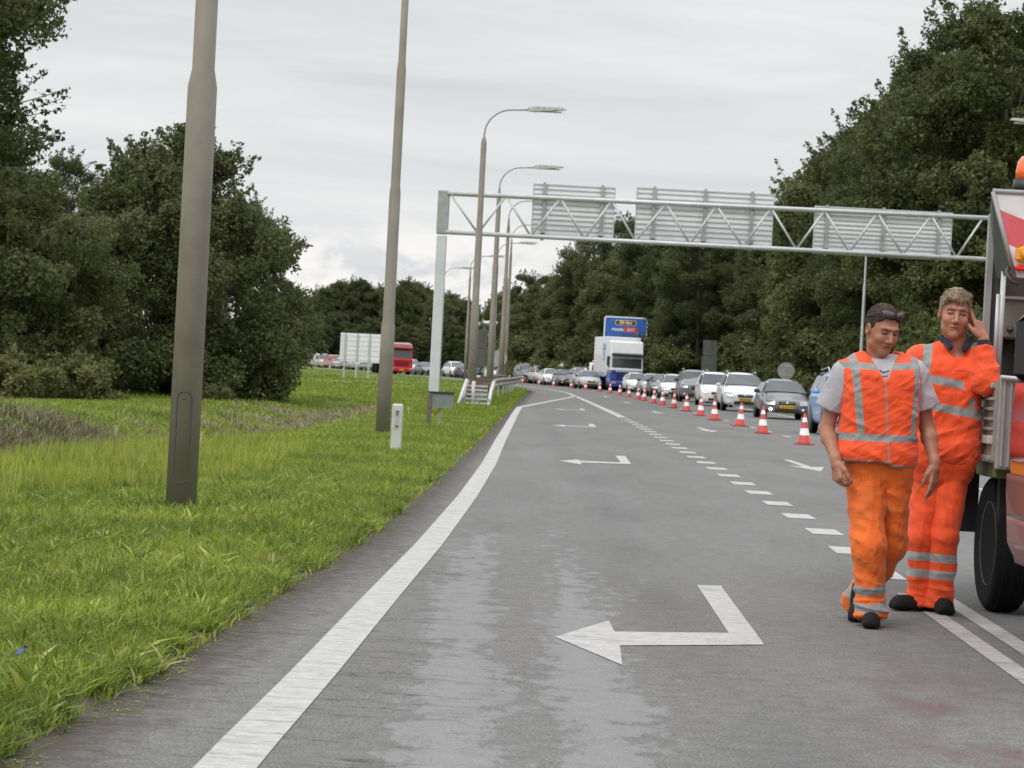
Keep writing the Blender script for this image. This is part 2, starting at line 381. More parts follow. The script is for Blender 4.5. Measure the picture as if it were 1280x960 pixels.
for y0, x0 in ((39.5, 4.85), (64, 5.1), (90, 5.3), (116, 5.4), (140, 5.3)): ahead_arrow(y0, x0)

# ------------------------------------------------------------------ grass blades (one mass of stuff)
def blades(n, xy, hmin, hmax, wmin, wmax, seg=2, lean=.5, tint=None):
    n = len(xy); h = rng.uniform(hmin, hmax, n)*rng.uniform(.6, 1.15, n); wd = rng.uniform(wmin, wmax, n)
    a = rng.uniform(0, 2*math.pi, n); ln = rng.uniform(.05, lean, n)*h; b = rng.uniform(0, 2*math.pi, n)
    z0 = height(xy[:, 0], xy[:, 1])-.01
    dx, dy = np.cos(a), np.sin(a); sx, sy = np.cos(b), np.sin(b)
    rows = []
    for k in range(seg+1):
        t = k/seg; o = ln*t**1.8; zz = h*(t-.25*(ln/np.maximum(h, 1e-4))*t*t)
        cx = xy[:, 0]+dx*o; cy = xy[:, 1]+dy*o; cz = z0+zz
        if k < seg:
            ww = wd*(1-.55*t)
            rows += [np.stack([cx-sx*ww/2, cy-sy*ww/2, cz], 1), np.stack([cx+sx*ww/2, cy+sy*ww/2, cz], 1)]
        else: rows += [np.stack([cx, cy, cz], 1)]
    nv = 2*seg+1; V = np.stack(rows, 1).reshape(-1, 3); base = np.arange(n)*nv
    loops = []; 
    per = []
    for k in range(seg-1): per += [2*k, 2*k+1, 2*k+3, 2*k+2]
    per += [2*seg-2, 2*seg-1, 2*seg]
    st = [4*k for k in range(seg-1)]+[4*(seg-1)]
    nl = len(per)
    loops = (base[:, None]+np.array(per)[None]).ravel(); starts = (np.arange(n)[:, None]*nl+np.array(st)[None]).ravel()
    tv = np.repeat(tint if tint is not None else rng.random(n), nv)
    return V, loops, starts, tv
def fnoise(x, y, s):
    return .5+.25*(np.sin(x*1.7*s+2.1*np.sin(y*1.1*s))+np.sin(y*1.9*s+1.7*np.sin(x*1.3*s+.6)))
def rag(y): return -.06+.045*np.sin(3.1*y)+.04*np.sin(7.7*y+1)+.03*np.sin(16.3*y+2)+.02*np.sin(31*y)
def scatter(n, ya, yb, back=.35, pw=1.0):
    y = ya+(yb-ya)*rng.random(n)**pw; vx = verge(y)+rag(y); lx = -.235*y-.6
    x = lx+(vx-lx)*rng.random(n); return np.stack([x, y], 1)
def turf(name, parts, matl):
    Vs = []; Ls = []; Ss = []; Ts = []; bv = bl = 0
    for V, l, s, t in parts:
        Vs.append(V); Ls.append(l+bv); Ss.append(s+bl); Ts.append(t); bv += len(V); bl += len(l)
    me = mesh_np(name, np.concatenate(Vs), np.concatenate(Ls), np.concatenate(Ss))
    a = me.attributes.new('tint', 'FLOAT', 'POINT'); a.data.foreach_set('value', np.concatenate(Ts).astype(np.float32))
    return link(name, me, matl)
g = NG('grass_blade', .5); a = g.attr('tint').outputs['Fac']
c = g.ramp(a, [(.0, (.085, .130, .018)), (.3, (.175, .24, .028)), (.65, (.295, .35, .045)), (.88, (.42, .42, .11)), (1.0, (.55, .48, .28))])
c = g.mix(c, g.ramp(g.noise(.8, detail=4), [(.3, .75), (.7, 1.2)]), 1.0, 'MULTIPLY'); g.color(c)
g.b.inputs['Specular IOR Level'].default_value = .35
tr = g.t.nodes.new('ShaderNodeBsdfTranslucent'); g.t.links.new(c, tr.inputs[0]); mx = g.t.nodes.new('ShaderNodeMixShader'); mx.inputs[0].default_value = .3
g.t.links.new(g.b.outputs[0], mx.inputs[1]); g.t.links.new(tr.outputs[0], mx.inputs[2]); g.t.links.new(mx.outputs[0], g.t.nodes['Material Output'].inputs[0])
GRASS = g.m
def tint_at(xy, spread=.22):
    q = .22+.42*fnoise(xy[:, 0]*1.1, xy[:, 1]*.8, .9)*fnoise(xy[:, 0], xy[:, 1], 3.1)**.5
    t = q+rng.normal(0, spread*.6, len(xy)); t[rng.random(len(xy)) < .05] += .35
    return np.clip(t, 0, 1)
P = []
xy = scatter(150000, 7.6, 17, pw=.9); P.append(blades(0, xy, .04, .12, .004, .010, 3, 1.5, tint_at(xy)))
# broad leaved weeds and tussocks
cen = scatter(1500, 8, 34); cnt = 24; ang = rng.uniform(0, 2*math.pi, (len(cen), cnt)); rr = rng.uniform(0, .07, (len(cen), cnt))
xy = np.stack([(cen[:, :1]+np.cos(ang)*rr).ravel(), (cen[:, 1:]+np.sin(ang)*rr).ravel()], 1); tt = np.repeat(np.clip(rng.normal(.3, .2, len(cen)), 0, 1), cnt)
P.append(blades(0, xy, .07, .16, .009, .020, 3, 1.6, tt))
xy = scatter(190000, 17, 34); P.append(blades(0, xy, .05, .13, .006, .014, 2, 1.4, tint_at(xy)))
xy = scatter(170000, 34, 62); P.append(blades(0, xy, .05, .14, .012, .026, 2, 1.2, tint_at(xy)))
xy = scatter(110000, 62, 130); P.append(blades(0, xy, .06, .15, .03, .06, 1, .7, tint_at(xy)))
xy = scatter(70000, 130, 300); P.append(blades(0, xy, .05, .12, .06, .14, 1, .7, tint_at(xy)))
# flat rosettes of broad pale leaves, and dead straw lying in the turf
cen = scatter(700, 8, 26); cnt = 9; ang = rng.uniform(0, 2*math.pi, (len(cen), cnt)); rr = rng.uniform(0, .02, (len(cen), cnt))
xy = np.stack([(cen[:, :1]+np.cos(ang)*rr).ravel(), (cen[:, 1:]+np.sin(ang)*rr).ravel()], 1); tt = np.repeat(np.clip(rng.normal(.5, .2, len(cen)), 0, 1), cnt)
P.append(blades(0, xy, .08, .15, .022, .040, 3, 2.2, tt))
xy = scatter(7000, 8, 30); P.append(blades(0, xy, .05, .13, .003, .006, 2, 2.6, np.clip(rng.normal(.97, .04, len(xy)), 0, 1)))
# tall seeding stalks on the bank around the first lamp post
xy = scatter(90000, 19, 36); xy = xy[(xy[:, 0] < verge(xy[:, 1])-1.9-.9*(xy[:, 1] < 22.5)) & (fnoise(xy[:, 0], xy[:, 1], 1.4) > .5)][:15000]
P.append(blades(0, xy, .15, .34, .005, .010, 3, .45, np.clip(rng.normal(.62, .15, len(xy)), 0, 1)))
# ragged creepers over the edge of the asphalt
y = 7.6+45*rng.random(5000)**1.5; x = verge(y)+np.abs(rng.normal(0, .055, len(y)))*(.5+1.4*fnoise(y*1.0, y*.37, 2.3)**2)-.02
xy = np.stack([x, y], 1); V, l_, s_, t_ = blades(0, xy, .03, .09, .006, .013, 2, 1.5, np.clip(rng.normal(.45, .28, len(xy)), 0, 1)); V[:, 2] = np.maximum(V[:, 2]+.0, .003); P.append((V, l_, s_, t_))
# right hand verge
y = rng.uniform(60, 300, 40000); x = right(y)+rng.uniform(0, 12, len(y)); xy = np.stack([x, y], 1); P.append(blades(0, xy, .1, .3, .04, .09, 1, .7, tint_at(xy)*.6))
tag(turf('grass', P, GRASS), kind='stuff')
# brown reeds and dry stalks in the ditch
g = NG('dry_reed', .8); a = g.attr('tint').outputs['Fac']
g.color(g.ramp(a, [(0, (.08, .12, .03)), (.35, (.14, .15, .06)), (.62, (.19, .135, .09)), (1, (.38, .33, .23))])); REED = g.m
P = []
y = rng.uniform(31, 56, 90000); cx = np.interp(y, [0, 20, 33, 45, 58, 75], [-8.2, -8.0, -7.4, -6.3, -5.4, -5.0]); x = cx-np.abs(rng.normal(0, 1.0, len(y)))-.1
xy = np.stack([x, y], 1); k = (x > -.24*y-1) & (fnoise(x, y, .9) > .25) & (y < 47); xy = xy[k]
tt = np.clip(rng.normal(.47, .25, len(xy)), 0, 1); P.append(blades(0, xy, .10, .42, .012, .03, 2, 1.3, tt))
y = rng.uniform(44, 70, 30000); cx = np.interp(y, [0, 20, 33, 45, 58, 75], [-8.2, -8.0, -7.4, -6.3, -5.4, -5.0]); x = cx+rng.normal(0, .9, len(y))+.2
xy = np.stack([x, y], 1); k = fnoise(x, y, 1.3) > .55; xy = xy[k]; P.append(blades(0, xy, .06, .25, .012, .03, 2, 1.3, np.clip(rng.normal(.75, .25, len(xy)), 0, 1)))
tag(turf('dry_reeds', P, REED), 'brown dry reeds and cut stalks filling the ditch beside the verge', 'reeds', kind='stuff')
# ------------------------------------------------------------------ trees
def leaf_mat(name, stops, hue_noise=.6):
    g = NG(name, .55); a = g.attr('tint').outputs['Fac']
    oi = g.t.nodes.new('ShaderNodeObjectInfo')
    v = g.math('ADD', a, g.math('MULTIPLY', g.math('SUBTRACT', oi.outputs['Random'], .5), .35))
    c = g.ramp(v, stops)
    g.color(c); g.b.inputs['Specular IOR Level'].default_value = .22
    tr = g.t.nodes.new('ShaderNodeBsdfTranslucent'); g.t.links.new(c, tr.inputs[0]); mx = g.t.nodes.new('ShaderNodeMixShader'); mx.inputs[0].default_value = .42
    g.t.links.new(g.b.outputs[0], mx.inputs[1]); g.t.links.new(tr.outputs[0], mx.inputs[2]); g.t.links.new(mx.outputs[0], g.t.nodes['Material Output'].inputs[0])
    return g.m
LEAF = leaf_mat('leaf_green', [(0, (.066, .078, .028)), (.4, (.112, .130, .045)), (.75, (.165, .180, .070)), (1, (.20, .21, .10))])
LEAF_DARK = leaf_mat('leaf_dark_green', [(0, (.054, .066, .026)), (.45, (.092, .108, .040)), (.8, (.135, .15, .060)), (1, (.165, .18, .085))])
LEAF_PALE = leaf_mat('leaf_pale_green', [(0, (.09, .11, .035)), (.5, (.16, .175, .06)), (1, (.27, .25, .12))])
BARK = mat('bark', (.07, .058, .045), .9, var=.4, vscale=6, bump=.6)

def leaves(C, Rr, n, size, lump=.5, rg=None, up=.35):
    """n leaf faces spread through clumps with centres C and radii Rr"""
    rg = rg or rng
    k = rg.choice(len(C), n, p=Rr**2/np.sum(Rr**2))
    d = rg.normal(0, 1, (n, 3)); d /= np.linalg.norm(d, axis=1)[:, None]
    rad = Rr[k]*(.35+.65*rg.random(n)**.45)*(1+.28*np.sin(d[:, 0]*5+k*1.7)*np.sin(d[:, 2]*4+k))
    P = C[k]+d*rad[:, None]*np.array([1, 1, .8])
    nrm = d*.5+rg.normal(0, .55, (n, 3))+np.array([0, 0, up]); nrm /= np.linalg.norm(nrm, axis=1)[:, None]
    t = np.cross(nrm, rg.normal(0, 1, (n, 3))); t /= np.linalg.norm(t, axis=1)[:, None]; b = np.cross(nrm, t)
    s = size*rg.uniform(.6, 1.35, n)[:, None]
    V = np.stack([P-t*s*.5, P-b*s*.32+t*s*.05, P+t*s*.55-nrm*s*.12, P+b*s*.32+t*s*.05], 1).reshape(-1, 3)
    ct = rg.random(len(C)); tint = np.clip(.5*ct[k]+.5*rg.random(n)+.0, 0, 1)
    return V, np.repeat(tint, 4)
def crown_mesh(name, C, Rr, n, size, rg, twigs=0, extra=None):
    V, t = leaves(C, Rr, n, size, rg=rg)
    if extra is not None: V = np.concatenate([V, extra[0]]); t = np.concatenate([t, extra[1]])
    nn = len(V)//4
    me = mesh_np(name, V, np.arange(nn*4), np.arange(nn)*4)
    a = me.attributes.new('tint', 'FLOAT', 'POINT'); a.data.foreach_set('value', t.astype(np.float32)); return me
def sprigs(C, Rr, H, count, length, size, rg, per=34):
    """thin leafy shoots that break the outline"""
    Vs = []; ts = []; tw = []
    top = np.argsort(-(C[:, 2]+Rr*.5+np.hypot(C[:, 0], C[:, 1])*.9))[:max(6, int(len(C)*.55))]
    for _ in range(count):
        i = rg.choice(top); d = rg.normal(0, 1, 3); o = C[i]-np.array([0, 0, H*.5]); d = d*.7+o/np.linalg.norm(o)*1.2; d[2] = abs(d[2])*.8+.15; d /= np.linalg.norm(d)
        a = C[i]+d*Rr[i]*.75; Ln = length*rg.uniform(.5, 1.2); b = a+d*Ln; tw.append((a, b))
        c = np.linspace(0, 1, per)[:, None]; pts = a+(b-a)*c+rg.normal(0, 1, (per, 3))*size*1.1*(1.2-c)
        V, t = leaves(pts, np.full(per, size*.5), per*2, size, rg=rg); Vs.append(V); ts.append(t*.7)
    return (np.concatenate(Vs), np.concatenate(ts)), tw
def make_tree(name, seed, H, R, base, nclump, nleaf, lsize, prof, leafm, label, cat, group, fr=.26, sp=26, trunk=.2, spl=1.1):
    rg = np.random.default_rng(seed); C = []; Rr = []
    while len(C) < nclump:
        z = base+(H-base)*rg.random(); t = (z-base)/(H-base); r = R*prof(t); 
        if r < .1 or rg.random() > (r/R)**.6+.1: continue
        a = rg.uniform(0, 2*math.pi); q = r*rg.random()**.33*.86; cr = R*fr*rg.uniform(.6, 1.25)*(0.55+.45*r/R)
        C.append((math.cos(a)*q, math.sin(a)*q, min(z, H-cr*.5))); Rr.append(cr)
    C = np.array(C); Rr = np.array(Rr)
    ex, tw = sprigs(C, Rr, H, sp, spl, lsize*1.05, rg)
    root = empty(name, (0, 0, 0), label, cat, group)
    cm = crown_mesh('crown', C, Rr, nleaf, lsize, rg, extra=ex); link('crown', cm, leafm, root)
    m = MB(); top = (rg.normal(0, .2), rg.normal(0, .2), H*.8)
    m.tube([(0, 0, -.3), (.03, 0, H*.2), (top[0]*.5, top[1]*.5, H*.5), top], [trunk*1.25, trunk, trunk*.7, trunk*.25], 9)
    for i in rg.choice(len(C), min(18, len(C)), replace=False):
        c = C[i]; z0 = min(c[2]*.65, H*.7); s = (top[0]*z0/H, top[1]*z0/H, z0)
        m.tube([s, ((s[0]+c[0])/2, (s[1]+c[1])/2, (s[2]+c[2])/2+.15), tuple(c)], [trunk*.4, trunk*.25, .025], 6)
    for a, b in tw: m.tube([tuple(a-(b-a)*.5), tuple(b)], [.02, .006], 4)
    m.build('trunk', BARK, root)
    return root
tallp = lambda t: (min(1, .55+1.6*t) if t < .3 else 1.03)*(1-max(0, (t-.5)/.5)**2.2)**.5
roundp = lambda t: math.sqrt(max(0, 1-abs(2*t-.85)**2.3/1.6)) if t < .98 else .2
# prototypes of the wood beside the road; each first one is also a tree of the scene
WG = 'trees of the wood behind the traffic'
protos = []
for i, (H, R) in enumerate([(17.5, 4.6), (16.0, 4.2), (18.5, 4.9), (15.0, 4.4)]):
    protos.append(make_tree('woodland_tree', 100+i, H, R, .3, 130, 125000, .165, tallp, LEAF if i % 2 else LEAF_DARK, 'tall leafy tree in the wood on the right behind the gantry', 'tree', WG, fr=.22, sp=70, spl=1.4))
def put(o, x, y, rz, s, label=None, group=None):
    o.location = (x, y, float(height(x, y))-.05); o.rotation_euler = (0, 0, rz); o.scale = (s, s, s*1.0)
    if label: o['label'] = label
    if group: o['group'] = group
used = [False]*8
def next_tree(k):
    if not used[k]: used[k] = True; return protos[k]
    return copy_tree(protos[k])
tl = 'tall leafy tree in the wood on the right behind the gantry'
plan = []
y = 86.0; k = 0
while y < 190:
    lat = 20.8 if y > 108 else 26.5
    plan.append((lat+random.uniform(-.9, .9)+float(curve(y)), y, .98+.1*random.random()-(.24 if y > 166 else 0))); y += 5.6+random.random()*1.6
y = 92
while y < 200:
    plan.append((26.5+random.uniform(-1.5, 1.5)+float(curve(y)), y, 1.02 if y < 160 else .78)); y += 9
y = 193.0
while y < 400:
    plan.append((16.5+random.uniform(-1.5, 1.5)+float(curve(y)), y, .70+.10*random.random())); y += 5.6+random.random()*2
y = 196.0
while y < 420:
    plan.append((24+random.uniform(-2, 2)+float(curve(y)), y, .78+.1*random.random())); y += 10
for i, (x, y, s) in enumerate(plan):
    if x/y > .245 or x/y < -.004: continue
    if x/y < .02: s *= .8
    k4 = (i*3+i//4) % 4
    if 108 < y < 190: s = (float(np.interp(y, [108, 115, 125, 136, 150, 165, 178, 190], [18.6, 18.2, 17.2, 16.8, 16.8, 15.8, 14.2, 13.2]))-(2.5 if x-float(curve(y)) > 24 else 0))/[17.5, 16, 18.5, 15][k4]
    put(next_tree(k4), x, y, random.uniform(0, 6.28), s, tl if y < 190 else 'lower green tree of the wood beyond the queue of traffic', WG)
# far wood across the bend, on the left
FG = 'trees of the far wood on the left'
for i in range(30):
    px = 366+i*7.6+random.uniform(-4, 4); Y = 385+random.uniform(-14, 30)
    top = np.interp(px, [360, 400, 430, 470, 500, 540, 570, 600], [415, 356, 346, 360, 352, 362, 372, 384]) + random.uniform(-2, 8)
    p = at(px, 458, Y); tz = at(px, float(top), Y).z
    k = (i*5+1) % 4; H = [17.5, 16, 18.5, 15][k]
    o = next_tree(k); put(o, p.x, p.y, random.uniform(0, 6.28), tz/H, 'dark tree of the far wood behind the left traffic', FG)
    o.scale = (tz/H*.95, tz/H*.95, tz/H)
for i in range(26):
    px = 380+i*8+random.uniform(-4, 4); Y = 360+random.uniform(-6, 6); p = at(px, 458, Y)
    o = next_tree((i*3) % 4); put(o, p.x, p.y, random.uniform(0, 6.28), .34, 'low bushy tree at the foot of the far wood on the left', 'bushy trees at the foot of the far wood'); o.scale = (.45, .45, .34+.1*random.random())
# undergrowth in front of the wood: one bush kind, repeated
bush = make_tree('bush', 300, 3.2, 2.3, .0, 40, 15000, .2, lambda t: (1-t**2.4)**.5, LEAF, 'dark green bush at the foot of the wood on the right', 'bush', 'bushes at the foot of the wood', fr=.3, sp=26, trunk=.05, spl=.6)
first = True; y = 84.0
while y < 300:
    x = 18.4+random.uniform(-.7, .7)+float(curve(y)) if y < 188 else 13.6+float(curve(y))+random.uniform(-.6, .6)
    if -.01 < x/y < .24:
        o = bush if first else copy_tree(bush); first = False; put(o, x, y, random.uniform(0, 6.28), random.uniform(.8, 1.35))
    y += 3.6
# the big dark tree behind the verge and its neighbours on the left
bp = at(208, 503, 75)
big = make_tree('round_tree', 417, 7.9, 4.75, .0, 240, 190000, .115, lambda t: 1-max(0, (t-.12)/.88)**2.35, LEAF_DARK, 'big round dark green tree with foliage down to the grass, behind the nearest lamp post', 'tree', None, fr=.16, sp=110, trunk=.22, spl=.7)
put(big, bp.x, bp.y, .4, 1.0)
bl = make_tree('leafy_tree', 431, 12.5, 3.3, .3, 70, 42000, .12, tallp, LEAF_DARK, 'tall tree cut off by the left edge, its twigs reaching towards the lamp post', 'tree', None, fr=.20, sp=120, trunk=.2, spl=1.5)
p = at(-78, 500, 64); put(bl, p.x, p.y, 1.2, 1.0)
lf = make_tree('leafy_tree', 441, 5.2, 2.6, .0, 70, 60000, .11, roundp, LEAF, 'lower bushy tree at the left edge under the tall tree', 'tree', None, fr=.24, sp=50, trunk=.12, spl=.6)
p = at(25, 500, 67); put(lf, p.x, p.y, 0, 1.0)
sh = make_tree('shrub', 451, 1.0, 1.15, .0, 34, 16000, .085, lambda t: (1-t**2.4)**.5, LEAF_PALE, 'low pale green brambly shrub at the foot of the left trees', 'shrub', None, fr=.26, sp=30, trunk=.02, spl=.35)
p = at(85, 505, 61); put(sh, p.x, p.y, 0, 1.0)
o = copy_tree(sh); o['label'] = 'pale brown green shrub at the left edge behind the dry reeds'; p = at(8, 500, 58); put(o, p.x, p.y, 2.0, .95)
o = copy_tree(sh); o['label'] = 'small pale green shrub under the big round tree, right of the lamp post'; p = at(268, 503, 68); put(o, p.x, p.y, 1.0, .42)

for i, (px, Y, H) in enumerate(((-30, 150, .75), (20, 170, .8), (70, 160, .7), (120, 175, .75), (170, 165, .7), (230, 180, .75), (290, 170, .62), (340, 200, .5))):
    o = next_tree(i % 4); p = at(px, 480, Y); put(o, p.x, p.y, i*1.3, H, 'dark tree standing far behind the big round tree on the left', 'trees far behind the big round tree')
# ------------------------------------------------------------------ street furniture
POLE = mat('weathered_concrete_paint', (.255, .228, .192), .65, var=.10, vscale=3, dirt=(.13, .12, .10, .5), dscale=1.7, bump=.1)
GALV = mat('galvanised_steel', (.52, .53, .54), .5, metal=.25, var=.10, vscale=4)
GALV_D = mat('dull_steel', (.34, .34, .335), .55, metal=.2, var=.15, vscale=4)
ALU = mat('sign_back_aluminium', (.72, .73, .75), .6, metal=.0, var=.05, vscale=2)
DARK = mat('dark_rubber', (.018, .018, .019), .7)
BLK = mat('black_plastic', (.02, .02, .022), .4)
LAMPH = mat('lamp_housing', (.33, .33, .30), .6, var=.25, vscale=9)
LAMPG = mat('lamp_glass', (.45, .44, .40), .3)
WHITE_C = mat('white_post_plastic', (.52, .51, .48), .6, dirt=(.28, .27, .23, .7), dscale=6)
WOOD = mat('grey_weathered_wood', (.13, .11, .09), .9, var=.3, vscale=10, bump=.4)
GREYP = mat('grey_panel', (.17, .19, .185), .6, var=.12, vscale=6)
RUST = mat('rusty_top', (.13, .075, .06), .8, var=.3, vscale=5)

def lamp_post(px, py, Y, label, H=10.9, joints=((0, .135), (3.3, .13), (6.1, .098), (8.9, .075)), arm=3.0, flip=False, matl=POLE, hatch=False, z0=None, armdir=1):
    p = at(px, py, Y); z0 = float(height(p.x, Y)) if z0 is None else z0
    root = empty('street_lamp', (p.x, Y, z0-.02), label, 'street lamp', 'street lamps along the road')
    m = MB(); prof = []
    for i, (z, r) in enumerate(joints):
        if i == 0: prof.append((r, 0)); continue
        rp = joints[i-1][1]; prof += [(rp*.955, z-.09), (r, z+.06)]
    rl = joints[-1][1]; prof.append((rl*.9, H-1.15 if arm else H)); n = 24 if Y < 60 else 12
    m.lathe(prof, n); m.build('pole', matl, root)
    if hatch:
        def rr(w, h, r=None):
            r = w; return [(w*math.cos(a), h-w+w*math.sin(a)) for a in np.linspace(0, math.pi, 12)]+[(w*math.cos(a), -h+w+w*math.sin(a)) for a in np.linspace(math.pi, 2*math.pi, 12)]
        def plate(w, h, rad, th, name, mt):
            m = MB(); a = rr(w, h); n = len(a); V = []
            for q in (rad, rad+th):
                V += [(q*math.sin(x/rad*1.0+.05), -q*math.cos(x/rad+.05), z+.58) for x, z in a]
            c = len(V); V.append((rad*math.sin(.05)*1.0, -(rad+th)*1.001, .58))
            F = [(i, (i+1) % n, n+(i+1) % n, n+i) for i in range(n)]
            # centre strip so that the curved plate stays on the pole
            F += [(n+i, n+(i+1) % n, n+(n-2-i) % n, n+(n-1-i) % n) for i in range(n//2-1)] if False else [tuple(n+i for i in range(n))]
            m.add(V[:2*n], F); return m.build(name, mt, h_ if name != 'door_seam' else root)
        h_ = None
        m = MB()   # seam: a dark raised line following the rounded outline, wrapped round the pole
        rad = joints[0][1]*.985
        def wrap(x, z, q=0.0): return ((rad+q)*math.sin(x/rad), -(rad+q)*math.cos(x/rad), z+.62)
        a = rr(.062, .375); m.tube([wrap(x, z, .0015) for x, z in a+[a[0]]], .0055, 6, caps=False)
        d = m.build('service_door', mat('door_seam', (.06, .055, .05), .7), root)
        m = MB(); m.lathe([(.0, -.004), (.009, -.004), (.009, .008), (0, .008)], 10, axis='Y', c=wrap(0, .315)); m.build('door_lock', BLK, d)
    if arm:
        m = MB(); r1 = .034 if Y > 60 else .03; ra = 1.05; pts = [(0, 0, H-1.2), (0, 0, H-ra)]
        s = armdir
        for k in range(1, 9):
            a = math.pi/2*k/8; pts.append((s*ra*.95*(1-math.cos(a)), 0, H-ra+ra*.93*math.sin(a)))
        pts.append((s*(arm-1.35), 0, H-.045)); m.tube(pts, r1, 8); ar = m.build('arm', GALV_D, root)
        m = MB(); x0 = arm-1.45
        m.add([(s*(x0), -.07, H-.08), (s*(x0), .07, H-.08), (s*(x0+.25), .16, H-.11), (s*(x0+.25), -.16, H-.11), (s*(arm), .12, H+.02), (s*arm, -.12, H+.02),
               (s*x0, -.05, H+.03), (s*x0, .05, H+.03), (s*(x0+.3), .12, H+.09), (s*(x0+.3), -.12, H+.09), (s*(arm-.1), .08, H+.1), (s*(arm-.1), -.08, H+.1)],
              [(0, 3, 2, 1), (3, 5, 4, 2), (6, 7, 8, 9), (9, 8, 10, 11), (0, 1, 7, 6), (1, 2, 8, 7), (2, 4, 10, 8), (4, 5, 11, 10), (5, 3, 9, 11), (3, 0, 6, 9)])
        hd = m.build('lamp_head', LAMPH, root)
        m = MB(); m.box((s*(x0+.80), 0, H-.075), (.95, .2, .05), ry=-s*.06*0, bev=.015); m.build('lens', LAMPG, hd)
    return root
lamp_post(225.5, 641, 21.0, 'nearest lamp post, thick grey brown pole with an oval service door in the grass', joints=((0, .127), (3.58, .093), (7.0, .075), (9.0, .06)), hatch=True)
lamp_post(478, 546, 45.6, 'second lamp post, grey brown stepped pole left of the white reflector post', H=11.4, joints=((0, .128), (2.04, .105), (4.4, .085), (6.62, .066)))
lamp_post(588, 500, 95, 'third lamp post, tall curved arm lamp in front of the gantry by the crash barrier', H=10.95, joints=((0, .165), (3.6, .13), (6.5, .11), (9.7, .07)))
lamp_post(611, 492, 121, 'fourth lamp post, its arm just above the left end of the gantry beam', H=10.85, joints=((0, .16), (3.4, .14), (6.2, .115), (9.3, .07)))
lamp_post(625, 486, 146, 'fifth lamp post, right pole of the bunch by the crash barrier', H=10.9, joints=((0, .16), (3.4, .135), (6.4, .1), (9.3, .07)))
lamp_post(630, 484, 172, 'sixth lamp post, nearly hidden behind the fifth in the bunch of poles', H=11.0)
lamp_post(614, 480, 194, 'thin whitish lamp post in the bunch of poles, left of the round sign back', H=10.9, matl=GALV, joints=((0, .15), (3.3, .13), (6, .1), (9, .08)))
lamp_post(581, 474, 220, 'far slim lamp post left of the third lamp post, before the far wood', H=10.9)
lamp_post(549, 472, 253, 'farthest lamp post, its arm peeping out right of the white gantry leg', H=11.0)
lamp_post(1075, 470, 118, 'thin pale lamp post standing before the wood, behind the man in the vest', H=11.1, matl=GALV, joints=((0, .09), (3.3, .08), (6, .06), (9, .05)))
lamp_post(1362, 480, 91, 'lamp post out to the right, only its lamp head reaching in above the truck', H=11.0, armdir=-1, arm=3.35)

# ------------------------------------------------------------------ gantry
GY = 101.0
root = empty('sign_gantry', tuple(at(543, 498, GY))[:2]+(0.0,), 'grey lattice gantry spanning the road on a white leg with three sign backs', 'gantry')
bx, by = root.location.x, root.location.y
def lp(px, py, Y=GY): p = at(px, py, Y); return (p.x-bx, p.y-by, p.z)
pa, pb = lp(560, 241), lp(1236, 272.5)
m = MB(); ztop = pa[2]+.05; wleg = .44
legx = lp(548, 380)[0]
m.box((legx, 0, (ztop-1.75)/2-.1), (.40, .42, ztop-1.55), bev=.03); m.box((legx-.30, .25, (ztop-1.75)/2-.1), (.02, .1, .1))
m.build('leg', mat('gantry_white_paint', (.54, .56, .58), .5, var=.06, vscale=2), root)
m = MB(); m.box((legx, 0, ztop-.83), (.46, .46, 1.72), bev=.03); m.build('leg_head', GALV_D, root)
m = MB()
for r in range(5):
    for c in range(4): m.lathe([(.0, -.22), (.018, -.22), (.018, -.20), (0, -.20)], 6, axis='Y', c=(legx-.15+c*.1, 0, 5.35-r*.11))
m.build('bolt', GALV_D, root)
# the two booms: two top and two bottom chords, with diagonals in between
zt0, zt1 = lp(560, 242)[2], lp(1236, 273)[2]; zb0, zb1 = lp(560, 290.5)[2], lp(1236, 324.5)[2]
x0, x1 = lp(560, 242)[0], lp(1236, 273)[0]+1.2
zt1 += (zt1-zt0)/(x1-x0)*1.2; zb1 += (zb1-zb0)/(x1-x0)*1.2
for (za, zb, nm) in ((zt0, zt1, 'chord'), (zb0, zb1, 'chord')):
    m = MB(); m.tube([(x0, -.25, za), (x1, -.25, zb)], .085, 10); m.build(nm, GALV, root)
    m = MB(); m.tube([(x0, .45, za), (x1, .45, zb)], .06, 8); m.build(nm, GALV, root)
NB = 13; bw = (x1-x0)/NB/1.0
tops = [562, 632, 700, 764, 832, 895, 963, 1030, 1096, 1163, 1228]; bots = [597, 663, 730, 794, 862, 928, 995, 1061, 1128, 1195]
def on(pxx, top):
    x = lp(pxx, 260 if top else 300)[0]; t = (x-x0)/(x1-x0)
    return (x, -.25, (zt0+(zt1-zt0)*t) if top else (zb0+(zb1-zb0)*t))
for i, b in enumerate(bots):
    for tpx in (tops[i], tops[i+1]):
        m = MB(); m.tube([on(tpx, True), on(b, False)], .045, 8); m.build('diagonal', GALV, root)
